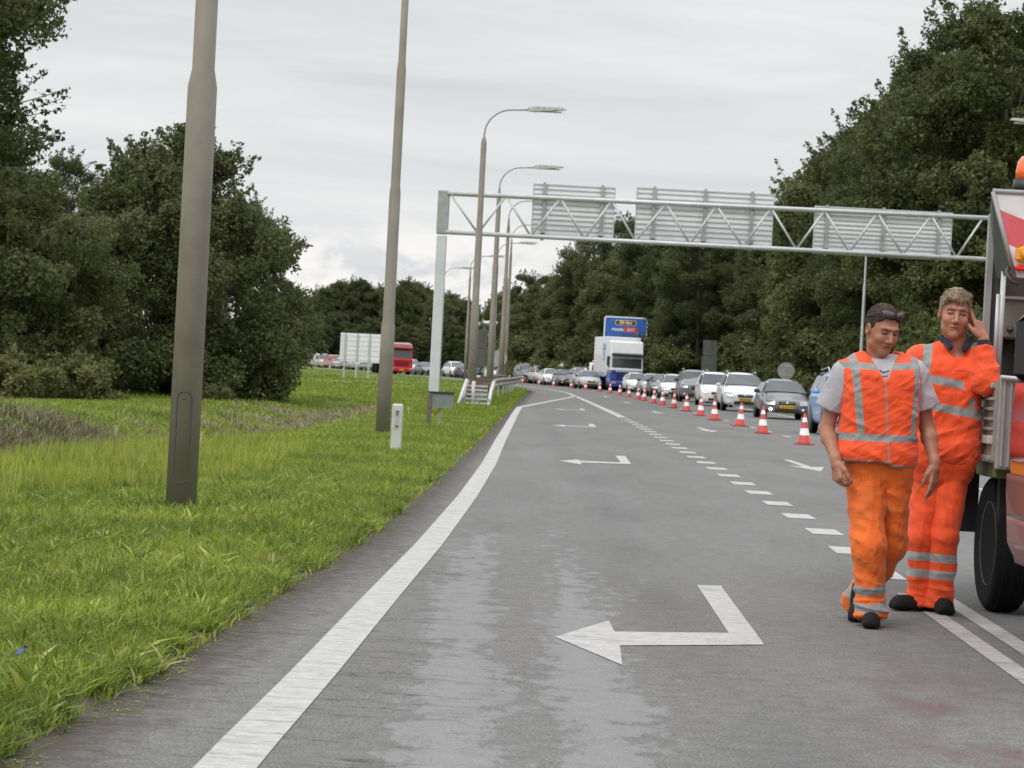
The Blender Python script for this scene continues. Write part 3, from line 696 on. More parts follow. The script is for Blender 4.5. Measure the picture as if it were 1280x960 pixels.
for k, (pl, pr, yt, yb) in enumerate(((665, 769, (228, 233), (297, 303)), (795, 968, (233.5, 241), (304, 312.5)), (1019, 1192.5, (256, 265), (315.5, 326)))):
    a = lp(pl, yt[0]); b = lp(pr, yt[1]); c = lp(pr, yb[1]); d = lp(pl, yb[0])
    xa, xb = (a[0]+d[0])/2, (b[0]+c[0])/2; za, zb_ = (a[2]+b[2])/2, (c[2]+d[2])/2; h = za-zb_; wd = xb-xa
    m = MB(); m.box(((xa+xb)/2, .62, (za+zb_)/2), (wd, .03, h))
    pn = m.build('sign_panel', ALU, root)
    m = MB(); nr = 11
    for r in range(nr+1):
        z = zb_+h*r/nr; m.box(((xa+xb)/2, .585, min(max(z, zb_+.02), za-.02)), (wd, .04, .045))
    for xx in (xa+.015, xb-.015): m.box((xx, .585, (za+zb_)/2), (.03, .045, h))
    m.build('rib', GALV, pn)
    for f in ((.14, .84) if k == 0 else (.13, .5, .84) if k == 1 else (.09, .5, .9)):
        m = MB(); m.box((xa+wd*f, .52, (za+zb_)/2), (.11, .09, h+.12)); m.box((xa+wd*f, .2, zb_+.27), (.16, .7, .12))
        m.build('bracket', GALV_D, root)
m = MB(); m.box((x1+.1, 0, (zt1+zb1)/2), (.42, .42, 1.8), bev=.03); m.box((x1+.1, 0, zb1/2-.4), (.40, .42, zb1), bev=.03)
m.build('leg', bpy.data.materials['gantry_white_paint'], root)

# ------------------------------------------------------------------ smaller things on the verge
p = at(494, 571, 36.7); root = empty('marker_post', (p.x, p.y, 0), 'white concrete marker post with a small recessed plate in the grass', 'marker post')
m = MB(); m.box((0, 0, .36), (.155, .11, .78), bev=.02); m.build('post', WHITE_C, root)
m = MB(); m.box((0, -.0565, .53), (.062, .006, .27)); f = m.build('plate', mat('plate_grey', (.38, .37, .35), .6), root)
m = MB()
for z, w_ in ((.635, .04), (.60, .03), (.43, .045)): m.box((0, -.0615, z), (w_, .004, .018))
m.build('mark', BLK, f)
p = at(534, 536, 53.5); root = empty('sign_board', (p.x, p.y, 0), 'small grey sign board seen from behind on two short posts, by the gantry leg', 'sign')
m = MB(); m.box((.02, 0, .3), (.09, .09, .82), bev=.01); m.build('post', WOOD, root)
m = MB(); m.box((.24, .12, .3), (.055, .055, .66)); m.build('post', GALV_D, root)
m = MB(); m.box((.26, -.0, .60), (.52, .03, .33)); b = m.build('board', GREYP, root)
m = MB(); m.box((.26, -.02, .755), (.56, .05, .03)); m.build('top_edge', DARK, b)
m = MB(); m.box((.13, -.02, .38), (.05, .05, .05)); m.build('reflector', mat('reflector_orange', (.5, .1, .03), .3), root)

# crash barrier ending in the grass: two rails, posts and spacers
root = empty('crash_barrier', (-1.4, 84, 0), 'double crash barrier whose two rails dip into the grass beside the lamp posts', 'crash barrier')
WB = [(.0, -.155), (.035, -.14), (.05, -.10), (.035, -.06), (.0, -.03), (.0, .03), (.035, .06), (.05, .10), (.035, .14), (.0, .155)]
def rail(pts, side, matl, parent, name='rail'):
    V = []; F = []; n = len(WB)
    for (x, y, z) in pts:
        V += [(x+side*a, y, z+b) for a, b in WB]+[(x+side*(a-.012), y, z+b) for a, b in WB]
    for i in range(len(pts)-1):
        for k in range(n-1):
            for o_ in (0, n): F.append((i*2*n+o_+k, i*2*n+o_+k+1, (i+1)*2*n+o_+k+1, (i+1)*2*n+o_+k))
    m = MB(); m.add(V, F); return m.build(name, matl, parent, fix=False)
def bl(y, off):
    x = float(np.interp(y, [84, 90, 100, 115, 130, 150], [off[0], off[0]+.03, off[0]+.25, off[0]+.75, off[0]+1.1, off[0]+1.3]))
    z = float(np.interp(y, [84, 87, 91, 96], [.12, .45, .68, .74])); return (x+1.4-.0, y-84, z)
yy = list(np.arange(84, 97, 1.0))+list(np.arange(98, 152, 3))
LO, RO = (-1.53,), (-.72,)
rail([bl(y, LO) for y in yy], -1, mat('weathered_rail', (.30, .29, .27), .6, metal=.2, var=.2), root)
rail([bl(y, RO) for y in yy], 1, bpy.data.materials['weathered_rail'], root)
for y in yy[1::2]:
    a, b = bl(y, LO), bl(y, RO); m = MB(); xm = (a[0]+b[0])/2
    m.box((xm, a[1], a[2]/2-.05), (.07, .12, a[2]+.1)); m.build('post', GALV_D, root)
for k in range(15):
    y = 85.2+k*1.0; a, b = bl(y, LO), bl(y, RO); m = MB(); m.box(((a[0]+b[0])/2, a[1], a[2]+.12), (b[0]-a[0]-.02, .22, .04))
    m.build('spacer', RUST, root)
a, b = bl(84.3, LO), bl(84.3, RO)
for k in range(5): m = MB(); m.box(((a[0]+b[0])/2, -.1+.33*k, .12+.14*k), (b[0]-a[0]-.1, .03, .05)); m.build('end_bar', GALV, root)
for pts in ([(a[0]-.18, -.5, 0), (a[0]+.05, .9, .86)], [(a[0]+.30, .0, 0), (a[0]+.30, .05, .84)], [(b[0]+.0, -.2, 0), (b[0]+.06, .8, .5), (b[0]+.14, 2.5, .82)]):
    m = MB(); m.tube(pts, .06, 6); m.build('end_post', WHITE_C, root)

# round sign backs, panel backs, bollard, far rail, big sign back
def round_sign(px, py, Y, r, label, grp=None):
    p = at(px, py, Y); root = empty('round_sign', (p.x, Y, 0), label, 'sign'); 
    m = MB(); m.lathe([(0, -.012), (r, -.012), (r, .012), (0, .012)], 28, axis='Y', c=(0, 0, p.z), smooth=False); s = m.build('sign_plate', GALV_D, root)
    m = MB(); m.tube([(0, .04, -.05), (0, .04, p.z+r*.6)], .038, 8); m.build('post', GALV_D, root)
    m = MB()
    for dz in (-.25, .25): m.box((0, -.02, p.z+dz*r*2), (r*1.2, .03, .04))
    m.build('stiffener', GALV, s)
round_sign(982.5, 463.5, 135, .45, 'round grey sign back rising behind the grey hatchback')
round_sign(624, 447.5, 150, .47, 'round grey sign back among the lamp posts by the barrier')
def panel_back(px0, px1, py0, py1, Y, label, dark=False, rows=2):
    p = at((px0+px1)/2, (py0+py1)/2, Y); wdt = (px1-px0)/FPX*Y; h = (py1-py0)/FPX*Y
    root = empty('sign_board', (p.x, Y, 0), label, 'sign')
    for r in range(rows):
        m = MB(); hh = h/rows; z = p.z-h/2+hh*(r+.5)
        m.box((0, 0, z), (wdt*(1 if r < rows-1 or rows == 1 else .92), .05, hh*.96), bev=.01); m.build('panel', mat('dark_panel', (.085, .088, .08), .7, var=.25, vscale=2) if dark else GREYP, root)
    for s in (-.3, .3): m = MB(); m.tube([(s*wdt, .06, -.05), (s*wdt, .06, p.z+h*.45)], .05, 8); m.build('post', GALV_D, root)
panel_back(877.5, 896.5, 425, 465, 165, 'dark grey two part sign back between the wood and the white cars', True)
panel_back(594, 609, 412, 459, 190, 'dark grey stacked sign back behind the third lamp post', True)
panel_back(541, 551, 437, 460, 250, 'small pale sign back just right of the gantry leg', False, 1)
panel_back(617, 634, 468, 477, 140, 'small grey green plate at the top of the crash barrier', False, 1)
Y = 174; a, b = at(426, 415.5, Y), at(482, 457, Y); root = empty('billboard', ((a.x+b.x)/2, Y, 0), 'large white sign back on four thin legs standing in the grass', 'billboard')
wd = b.x-a.x; z1 = at(453, 417, Y).z; z0_ = at(453, 453, Y).z
m = MB(); m.box((0, .1, (z1+z0_)/2), (wd, .05, z1-z0_)); bd = m.build('board', mat('billboard_white', (.80, .80, .81), .6, var=.04), root)
m = MB()
for k in range(6): m.box((0, .06, z0_+(z1-z0_)*(k+.5)/6), (wd-.02, .02, .015))
m.build('rib', bpy.data.materials['billboard_white'], bd)
for k in range(4):
    x = -wd/2+wd*(.11+.26*k); m = MB(); m.box((x, 0, z1/2-.05), (.10, .08, z1+.1)); m.build('leg', GALV, root)
m = MB(); p = at(598, 478, 160)
root = empty('bollard', (p.x, p.y, 0), 'small black and white banded post beside the far carriageway', 'bollard')
MB().lathe([(.11, 0), (.11, .45)], 12).build('base', BLK, root); MB().lathe([(.12, .45), (.12, .75)], 12).build('band', WHITE_C, root); MB().lathe([(.11, .75), (.11, .95), (.0, 1.0)], 12).build('cap', BLK, root)
root = empty('guard_rail', (-8, 240, 0), 'grey guard rail behind the far traffic, right of the gantry leg', 'guard rail')
pts = [(float(S(y))+8.6+8-0, y-240, .65) for y in np.arange(225, 330, 5)]
rail(pts, -1, GALV_D, root)
for x, y, z in pts: m = MB(); m.box((x+.05, y, .35), (.06, .1, .75)); m.build('post', GALV_D, root)

# ------------------------------------------------------------------ traffic cones
def cone_mats():
    g = NG('cone_plastic', .45); z = g.xyz()[2]
    fac = g.ramp(g.rng(z, 0.0, .8), [(0, (.48, .035, .025)), (.30, (.48, .035, .025)), (.301, (.72, .71, .69)), (.52, (.72, .71, .69)), (.521, (.44, .03, .024)), (.72, (.44, .03, .024)), (.721, (.72, .71, .69)), (.865, (.72, .71, .69)), (.866, (.58, .06, .03)), (1, (.58, .06, .03))])
    for n in g.t.nodes:
        if n.type == 'VALTORGB': n.color_ramp.interpolation = 'CONSTANT'
    d = g.ramp(g.noise(14, detail=6, rough=.7), [(.45, 0.0), (.75, .5)]); return g.color(g.mix(fac, (.12, .09, .08), d))
CM = cone_mats()
cone = empty('traffic_cone', (0, 0, 0), 'x', 'traffic cone', 'traffic cones closing off the lane')
MB().lathe([(.175, .035), (.165, .07), (.150, .08), (.035, .78), (.026, .80), (.0, .80)], 20).build('cone_body', CM, cone)
m = MB(); m.box((0, 0, .022), (.46, .46, .04), bev=.012)
for a in (-1, 1):
    for b in (-1, 1): m.box((a*.19, b*.19, .01), (.07, .07, .02))
m.build('cone_base', mat('cone_base_red', (.42, .05, .035), .6, dirt=(.1, .06, .05, .7), dscale=9), cone)
cpx = [(1005, 556), (953, 542), (925, 533), (893, 525.4), (875.5, 520), (858, 514), (842, 510.5), (828, 506.5), (817, 504), (805, 501), (797.5, 499), (786, 496), (774.6, 494), (762.5, 491.5), (749.7, 489), (732, 487.5), (714, 485), (692, 482.4), (674, 481.2), (653, 479.5), (637, 478)]
ords = ['first', 'second', 'third', 'fourth', 'fifth', 'sixth', 'seventh', 'eighth', 'ninth', 'tenth', 'eleventh', 'twelfth', 'thirteenth', 'fourteenth', 'fifteenth', 'sixteenth', 'seventeenth', 'eighteenth', 'nineteenth', 'twentieth', 'twenty-first']
cy = [56.0, 65.4, 73.8, 82.0, 89.6, 99.5, 107, 115.5, 122, 130.5, 137.5, 147.5, 156, 166.5, 177, 186.5, 196, 206, 215, 225, 234]
for i, ((px, py), Y) in enumerate(zip(cpx, cy)):
    o = cone if i == 0 else copy_tree(cone); p = at(px, py, Y)
    x = p.x if i < 16 else p.x
    o.location = (x, Y, .002); o.rotation_euler = (random.uniform(-.02, .02), random.uniform(-.03, .03), random.uniform(-.5, .5)); o.scale = (.9, .9, .86)
    near = {0: ', left of the blue car', 1: ', before the grey hatchback', 2: ', before the white people carrier', 20: ', farthest in the bend'}.get(i, '')
    o['label'] = ords[i]+' cone from the camera in the red and white row'+near
for i, (px, Y) in enumerate(((612, 250), (542, 268), (412, 318))):
    o = copy_tree(cone); o.location = (at(px, 470, Y).x, Y, .002)
    o['label'] = ['red and white traffic cone on the far road between the lamp posts', 'red and white traffic cone beside the far dark car left of the gantry leg', 'farthest left red and white traffic cone by the orange striped car'][i]

p = at(22, 868, 10.2); root = empty('litter', (p.x, p.y, float(height(p.x, p.y))+.06), 'scrap of bright blue litter lying in the grass in the lower left corner', 'litter')
m = MB(); m.add([(-.02, 0, 0), (.0, -.01, .012), (.012, .005, .03), (-.012, .01, .022), (.016, -.004, .045), (.03, .004, .036)], [(0, 1, 3), (1, 2, 3), (2, 4, 5), (1, 5, 2)]); m.build('scrap', mat('litter_blue', (.02, .07, .42), .4), root)
# ------------------------------------------------------------------ cars
GLASS = mat('car_glass', (.035, .042, .048), .08, spec=.8)
TYRE = mat('tyre_rubber', (.010, .010, .011), .95, spec=.15)
RIM = mat('wheel_rim', (.42, .43, .44), .35, metal=.6)
LIGHT = mat('headlight_glass', (.34, .36, .38), .12, spec=.6)
TRIM = mat('black_trim', (.022, .022, .024), .45)
CHROME = mat('chrome_trim', (.55, .56, .57), .2, metal=.8)
PLATE = mat('yellow_plate', (.62, .40, .02), .5)
AMBER = mat('amber_lens', (.75, .22, .02), .3)
def paint(name, c, r=.28): return mat('paint_'+name, c, r, coat=.5, dirt=(c[0]*.7, c[1]*.68, c[2]*.64, .35), dscale=2.5)
PT = {'white': paint('white', (.70, .71, .71)), 'silver': paint('silver', (.36, .37, .38)), 'grey': paint('grey', (.13, .13, .135)), 'black': paint('black', (.025, .026, .028)),
      'blue': paint('blue', (.025, .06, .20)), 'light_blue': paint('light_blue', (.22, .42, .72)), 'red': paint('red', (.45, .025, .02)), 'beige': paint('beige', (.42, .37, .30)), 'dark': paint('dark', (.05, .055, .062))}
#            stations: (y, half width, top z, top half width)   belt z, side bottom
KIND = {
 'hatchback': dict(st=[(0, .62, .60, .50), (.10, .76, .68, .60), (.32, .83, .74, .68), (1.0, .855, .93, .70), (1.72, .86, 1.40, .56), (2.3, .86, 1.45, .57), (3.3, .85, 1.40, .55), (3.78, .82, 1.0, .62), (3.98, .76, .70, .60)], belt=.90, ws=(3, 4), rf=(4, 6), rw=(6, 7), wb=(.72, 3.2), wr=.31),
 'people carrier': dict(st=[(0, .68, .66, .55), (.10, .82, .78, .66), (.34, .89, .88, .74), (.95, .915, 1.06, .78), (1.85, .92, 1.58, .62), (2.6, .92, 1.65, .64), (3.8, .91, 1.60, .62), (4.3, .88, 1.1, .70), (4.5, .82, .70, .66)], belt=1.02, ws=(3, 4), rf=(4, 6), rw=(6, 7), wb=(.85, 3.65), wr=.33),
 'saloon': dict(st=[(0, .66, .60, .52), (.12, .80, .69, .62), (.4, .87, .76, .72), (1.25, .89, .93, .74), (2.0, .89, 1.38, .56), (2.6, .89, 1.43, .57), (3.3, .89, 1.38, .55), (3.95, .88, 1.0, .70), (4.45, .84, .95, .70), (4.6, .80, .65, .66)], belt=.90, ws=(3, 4), rf=(4, 6), rw=(6, 7), wb=(.85, 3.6), wr=.32),
 'off-roader': dict(st=[(0, .74, .74, .62), (.08, .86, .92, .72), (.3, .92, 1.0, .80), (1.25, .93, 1.10, .82), (1.85, .93, 1.66, .68), (2.4, .93, 1.74, .69), (4.1, .92, 1.70, .68), (4.4, .92, 1.15, .80), (4.5, .88, .75, .78)], belt=1.08, ws=(3, 4), rf=(4, 6), rw=(6, 7), wb=(.85, 3.6), wr=.37),
 'van': dict(st=[(0, .78, .70, .66), (.08, .92, .92, .78), (.3, .97, 1.05, .86), (.75, .98, 1.22, .88), (1.55, .98, 1.90, .78), (2.0, .98, 2.0, .80), (4.9, .98, 2.0, .80), (5.0, .97, 1.7, .82), (5.05, .96, .7, .82)], belt=1.2, ws=(3, 4), rf=(4, 6), rw=(6, 7), wb=(.9, 4.1), wr=.34)}
def car_section(y, w, zt, wt, belt, zb=.24):
    b = min(belt, zt-.06); wt = min(wt, w-.02)
    if zt < belt+.15: wt2 = wt
    else: wt2 = wt
    return [(0, zt+.02), (wt2*.6, zt+.012), (wt2, zt-.03), (w-.035 if zt > belt+.1 else w-.07, b+.02), (w, b-.08), (w+.01, (b+zb)/2), (w-.01, zb+.12), (w-.07, zb), (0, zb)]
def make_car(kind, colour, hl_on=False, name=None):
    K = KIND[kind]; st = K['st']; belt = K['belt']
    root = empty('car' if kind != 'van' else 'van', (0, 0, 0), 'x', kind if kind == 'van' else 'car', 'vehicles queueing behind the cones')
    P = PT[colour]; secs = [car_section(y, w_, z, t, belt) for y, w_, z, t in st]; n = 9
    V = []; F = []
    for (y, *_), s_ in zip(st, secs): V += [(x, y, z) for x, z in s_]+[(-x, y, z) for x, z in s_[1:-1][::-1]]
    m_ = 2*n-2
    for i in range(len(st)-1):
        for k in range(m_): F.append((i*m_+k, i*m_+(k+1) % m_, (i+1)*m_+(k+1) % m_, (i+1)*m_+k))
    F += [tuple(range(m_)), tuple((len(st)-1)*m_+k for k in range(m_))[::-1]]
    m = MB(); m.add(V, F, True); o = m.build('body', P, root)
    mod = o.modifiers.new('sub', 'SUBSURF'); mod.levels = 1; mod.render_levels = 1
    def P3(i, k, off=0.0, sgn=1):
        x, z = secs[i][k]; return Vector((sgn*x, st[i][0], z))
    def patch(nm, pts, mt, off, parent=root, th=0.0):
        a, b, c = pts[0], pts[1], pts[-1]; nn = (b-a).cross(c-a).normalized()
        m = MB(); m.add([p+nn*off for p in pts]+[p-nn*.03 for p in pts], [tuple(range(len(pts)))]+[(i, (i+1) % len(pts), len(pts)+(i+1) % len(pts), len(pts)+i) for i in range(len(pts))]); return m.build(nm, mt, parent)
    lerp = lambda a, b, t: a+(b-a)*t
    a, b = K['ws']
    # windscreen (quad between cowl and roof, inset from the pillars)
    wsb, wst = P3(a, 2), P3(b, 2); sb = P3(a, 3); 
    lo = Vector((sb.x*.5+wsb.x*.5-.02, st[a][0]+.02, secs[a][1][1]-.0)); hi = Vector((wst.x-.045, st[b][0]-.05, st[b][2]-.035))
    pts = [Vector((-lo.x, lo.y, lo.z-.02)), Vector((-lo.x*.5, lo.y-.05, lo.z+.01)), Vector((lo.x*.5, lo.y-.05, lo.z+.01)), Vector((lo.x, lo.y, lo.z-.02)), Vector((hi.x, hi.y, hi.z-.03)), Vector((-hi.x, hi.y, hi.z-.03))]
    patch('windscreen', pts, GLASS, .055)
    r, q = K['rw']
    hi = Vector((P3(r, 2).x-.05, st[r][0]+.06, st[r][2]-.06)); lo = Vector((P3(q, 2).x+.02, st[q][0]-.0, max(st[q][2], belt)+.03))
    patch('rear_window', [Vector((lo.x, lo.y, lo.z)), Vector((-lo.x, lo.y, lo.z)), Vector((-hi.x, hi.y, hi.z)), Vector((hi.x, hi.y, hi.z))], GLASS, .035)
    ya, yb = st[a][0]+.22, st[q][0]-.12; yt0, yt1 = st[b][0]+.05, st[r][0]-.05; 
    zt = st[b][2]-.10; wt_ = st[b][3]-.0; wbt = st[b][1]-.03
    nwin = 2 if kind != 'van' else 1
    if kind == 'van': yb = ya+1.5; yt1 = yt0+.85
    for sg in (-1, 1):
        for j in range(nwin):
            t0, t1 = j/nwin+.01, (j+1)/nwin-.02
            y0_, y1_ = ya+(yb-ya)*t0, ya+(yb-ya)*t1; y2_, y3_ = yt0+(yt1-yt0)*t0, yt0+(yt1-yt0)*t1
            zb_ = belt+.06; f0 = .06/(st[b][2]-belt); f1 = (zt-belt)/(st[b][2]-belt)
            xb_, xt_ = wbt+(wt_-wbt)*f0, wbt+(wt_-wbt)*f1
            pts = [Vector((sg*xb_, y0_, zb_)), Vector((sg*xb_, y1_, zb_)), Vector((sg*xt_, y3_, zt)), Vector((sg*xt_, y2_, zt))]
            if sg > 0: pass
            else: pts = pts[::-1]
            patch('side_window', pts, GLASS, .022)
    # face: grille, intake, plate, lamps
    w0, zt0 = st[1][1], st[1][2]; zz = lambda f: .24+(zt0-.24)*f
    m = MB(); m.box((0, -.005+.0, zz(.78)), (w0*.78, .08, .11 if kind != 'off-roader' else .2), bev=.03); g_ = m.build('grille', TRIM, root)
    m = MB(); m.box((0, -.045, zz(.78)), (w0*.6, .02, .015)); m.lathe([(0, -.06), (.045, -.06), (.045, -.04), (0, -.04)], 12, axis='Y', c=(0, 0, zz(.82))); m.build('badge', CHROME, g_)
    m = MB(); m.box((0, .0, zz(.24)), (w0*1.15, .09, .13), bev=.03); m.build('air_intake', TRIM, root)
    m = MB(); m.box((0, -.055, zz(.50)), (.52, .02, .115), bev=.004); pl = m.build('licence_plate', PLATE, root)
    m = MB()
    for k in range(6): m.box((-.19+.075*k+(.012 if k > 1 else 0)+(.012 if k > 3 else 0), -.067, zz(.50)), (.042, .004, .062))
    m.build('plate_characters', TRIM, pl)
    for sg in (-1, 1):
        m = MB(); m.add([(sg*(w0-.32), -.045, zt0-.17), (sg*(w0-.03), .05, zt0-.15), (sg*(w0+.06), .30, zt0-.05), (sg*(w0-.04), .20, zt0+.02), (sg*(w0-.32), .03, zt0-.03),
                         (sg*(w0-.30), .25, zt0-.13), (sg*(w0-.02), .35, zt0-.10), (sg*(w0+.02), .5, zt0-.02), (sg*(w0-.06), .45, zt0-.01), (sg*(w0-.30), .3, zt0-.03)],
                        [(0, 1, 2, 3, 4), (9, 8, 7, 6, 5), (0, 5, 6, 1), (1, 6, 7, 2), (2, 7, 8, 3), (3, 8, 9, 4), (4, 9, 5, 0)])
        m.build('headlight', LIGHT if hl_on != 2 else HL_ON, root)
        m = MB(); m.lathe([(0, -.03), (.055, -.03), (.06, .06), (0, .06)], 12, axis='Y', c=(sg*(w0-.18), .03, zz(.27))); m.build('fog_lamp', FOG_ON if (hl_on == 1 and sg < 0) else CHROME, root)
        # mirror
        y_ = st[a][0]+.42; m = MB(); m.box((sg*(st[a][1]+.12), y_, belt+.08), (.20, .10, .14), bev=.04); m.box((sg*(st[a][1]+.01), y_, belt+.03), (.08, .05, .05)); m.build('mirror', P if colour in ('white', 'light_blue') else TRIM, root)
        for yw in K['wb']:
            r = K['wr']; xw = st[3][1]-.10
            m = MB(); m.lathe([(r*.62, -.10), (r*.93, -.10), (r, -.06), (r, .06), (r*.93, .10), (r*.62, .10)], 20, axis='X', c=(sg*xw, yw, r)); wl = m.build('wheel', TYRE, root)
            m = MB(); m.lathe([(0, -.085), (r*.64, -.085), (r*.64, .085), (0, .085)], 14, axis='X', c=(sg*xw, yw, r)); m.build('rim', RIM, wl)
            m = MB(); m.lathe([(0, -.03), (r+.05, -.03), (r+.05, .03), (0, .03)], 20, axis='X', c=(sg*(xw+.075), yw, r+.0)); m.build('wheel_arch', TRIM, root)
        if kind in ('people carrier', 'off-roader', 'van'):
            m = MB(); m.tube([(sg*st[5][3]*.93, st[4][0]+.3, st[4][2]+.03), (sg*st[5][3]*.93, st[5][0], st[5][2]+.06), (sg*st[5][3]*.93, st[6][0]-.1, st[6][2]+.03)], .018, 6); m.build('roof_rail', CHROME, root)
    return root
HL_ON = mat('headlight_lit', (.9, .9, .85), .2, emit=(1, .97, .88, 2.2)); FOG_ON = mat('fog_lamp_lit', (.9, .8, .75), .2, emit=(1, .82, .72, 5.0))
cache = {}
def car(kind, colour, px, Y, label, lit=False, group=True, rz=None, dx=0.0, x=None):
    key = (kind, colour, lit)
    if key not in cache: o = cache[key] = make_car(kind, colour, lit)
    else: o = copy_tree(cache[key])
    xx = at(px+(9 if 850 < px < 1000 else 5), 470, Y).x if x is None else x
    slope = float(curve(Y+1)-curve(Y-1))/2
    o.location = (xx, Y, 0.0); o.rotation_euler = (0, 0, (-math.atan(slope) if False else math.atan(-slope)) if rz is None else rz)
    if group:
        o['group'] = 'vehicles queueing behind the cones'
    o['label'] = label
    return o
car('off-roader', 'light_blue', 1076, 66, 'light blue off-roader at the head of the queue, beside the man in the vest')
car('hatchback', 'grey', 977, 91, 'grey hatchback with one fog lamp lit, second in the queue', lit=1)
car('people carrier', 'white', 924, 107, 'white people carrier behind the grey hatchback')
car('van', 'white', 889, 122, 'small white van close behind the white people carrier').scale = (.82, .8, .82)
car('off-roader', 'grey', 864, 136, 'dark grey car between two white cars, before the dark sign back')
car('hatchback', 'white', 841, 148, 'white hatchback just left of the dark grey car')
car('saloon', 'silver', 816, 164, 'silver car with a dark windscreen before the blue and white lorry')
car('hatchback', 'white', 796, 178, 'white hatchback partly in front of the lorry cab, behind the silver car')
car('people carrier', 'white', 742, 203, 'white car just left of the lorry, overlapped by the breakdown truck', x=None)
car('people carrier', 'silver', 728, 206, 'silver people carrier between the white van and the lorry')
car('van', 'white', 716, 217, 'tall white van in the middle of the queue left of the lorry').scale = (.93, 1, 1)
car('hatchback', 'blue', 698, 222, 'blue car left of the tall white van')
car('people carrier', 'beige', 678, 224, 'beige people carrier left of the blue car')
car('van', 'silver', 667, 233, 'silver grey van behind the beige people carrier').scale = (.88, .9, .9)
car('hatchback', 'white', 653, 236, 'white hatchback between the red car and the beige people carrier')
car('hatchback', 'red', 636, 242, 'red car in the bend next to the round sign back')
car('saloon', 'blue', 601, 250, 'blue car seen between the lamp post poles')
car('people carrier', 'white', 571, 262, 'white people carrier left of the third lamp post in the bend')
car('saloon', 'dark', 534, 270, 'dark car touching the left side of the gantry leg')
car('people carrier', 'white', 515, 276, 'white people carrier between the red lorry and the gantry leg')
car('hatchback', 'dark', 463, 300, 'dark car under the right end of the white sign back')
car('saloon', 'silver', 450, 305, 'silver car under the middle of the white sign back')
car('saloon', 'dark', 440, 309, 'dark saloon behind the silver car under the white sign back')
car('hatchback', 'white', 430, 313, 'white hatchback at the left leg of the white sign back')
car('off-roader', 'red', 421, 318, 'red car with bright headlights left of the white sign back', lit=2)
car('van', 'beige', 403, 325, 'pale orange striped van farthest left by the round tree').scale = (.9, .9, .9)
car('hatchback', 'silver', 412, 330, 'silver car half hidden behind the orange striped van')
car('hatchback', 'dark', 707, 209, 'dark car between the tall white van and the blue car')
car('saloon', 'white', 690, 214, 'low white car in front of the beige people carrier')
car('off-roader', 'black', 661, 228, 'black off-roader right of the farthest white hatchback')
car('hatchback', 'silver', 735, 192, 'silver hatchback low in front of the silver people carrier')
car('saloon', 'black', 585, 256, 'black saloon behind the third lamp post in the bend')
car('hatchback', 'white', 618, 246, 'white hatchback behind the bunch of lamp posts')
car('saloon', 'black', 828, 156, 'black saloon between the white hatchback and the silver car')
car('saloon', 'silver', 757, 196, 'grey car low before the orange beacon truck left of the lorry')
car('hatchback', 'black', 806, 186, 'black hatchback right in front of the lorry, between silver and white cars')

# ------------------------------------------------------------------ lorries
LW = mat('lorry_white', (.66, .67, .68), .4, coat=.3, dirt=(.5, .5, .49, .4), dscale=1.5); LB = mat('lorry_blue', (.035, .055, .26), .35, coat=.4); LR = mat('lorry_red', (.48, .02, .025), .35, coat=.4)
SIDEB = mat('lorry_side_print', (.30, .40, .52), .5)
def text(s, size, name, m_, parent, loc, ext=.004, rx=math.pi/2, bold=0.0):
    cu = bpy.data.curves.new(name, 'FONT'); cu.body = s; cu.size = size; cu.extrude = ext; cu.align_x = 'CENTER'; cu.align_y = 'CENTER'; cu.offset = bold
    tmp = bpy.data.objects.new('tmp', cu); COL.objects.link(tmp); dg = bpy.context.evaluated_depsgraph_get(); me = bpy.data.meshes.new_from_object(tmp.evaluated_get(dg))
    bpy.data.objects.remove(tmp); me.materials.clear(); o = link(name, me, m_, parent, loc); o.rotation_euler = (rx, 0, 0); return o
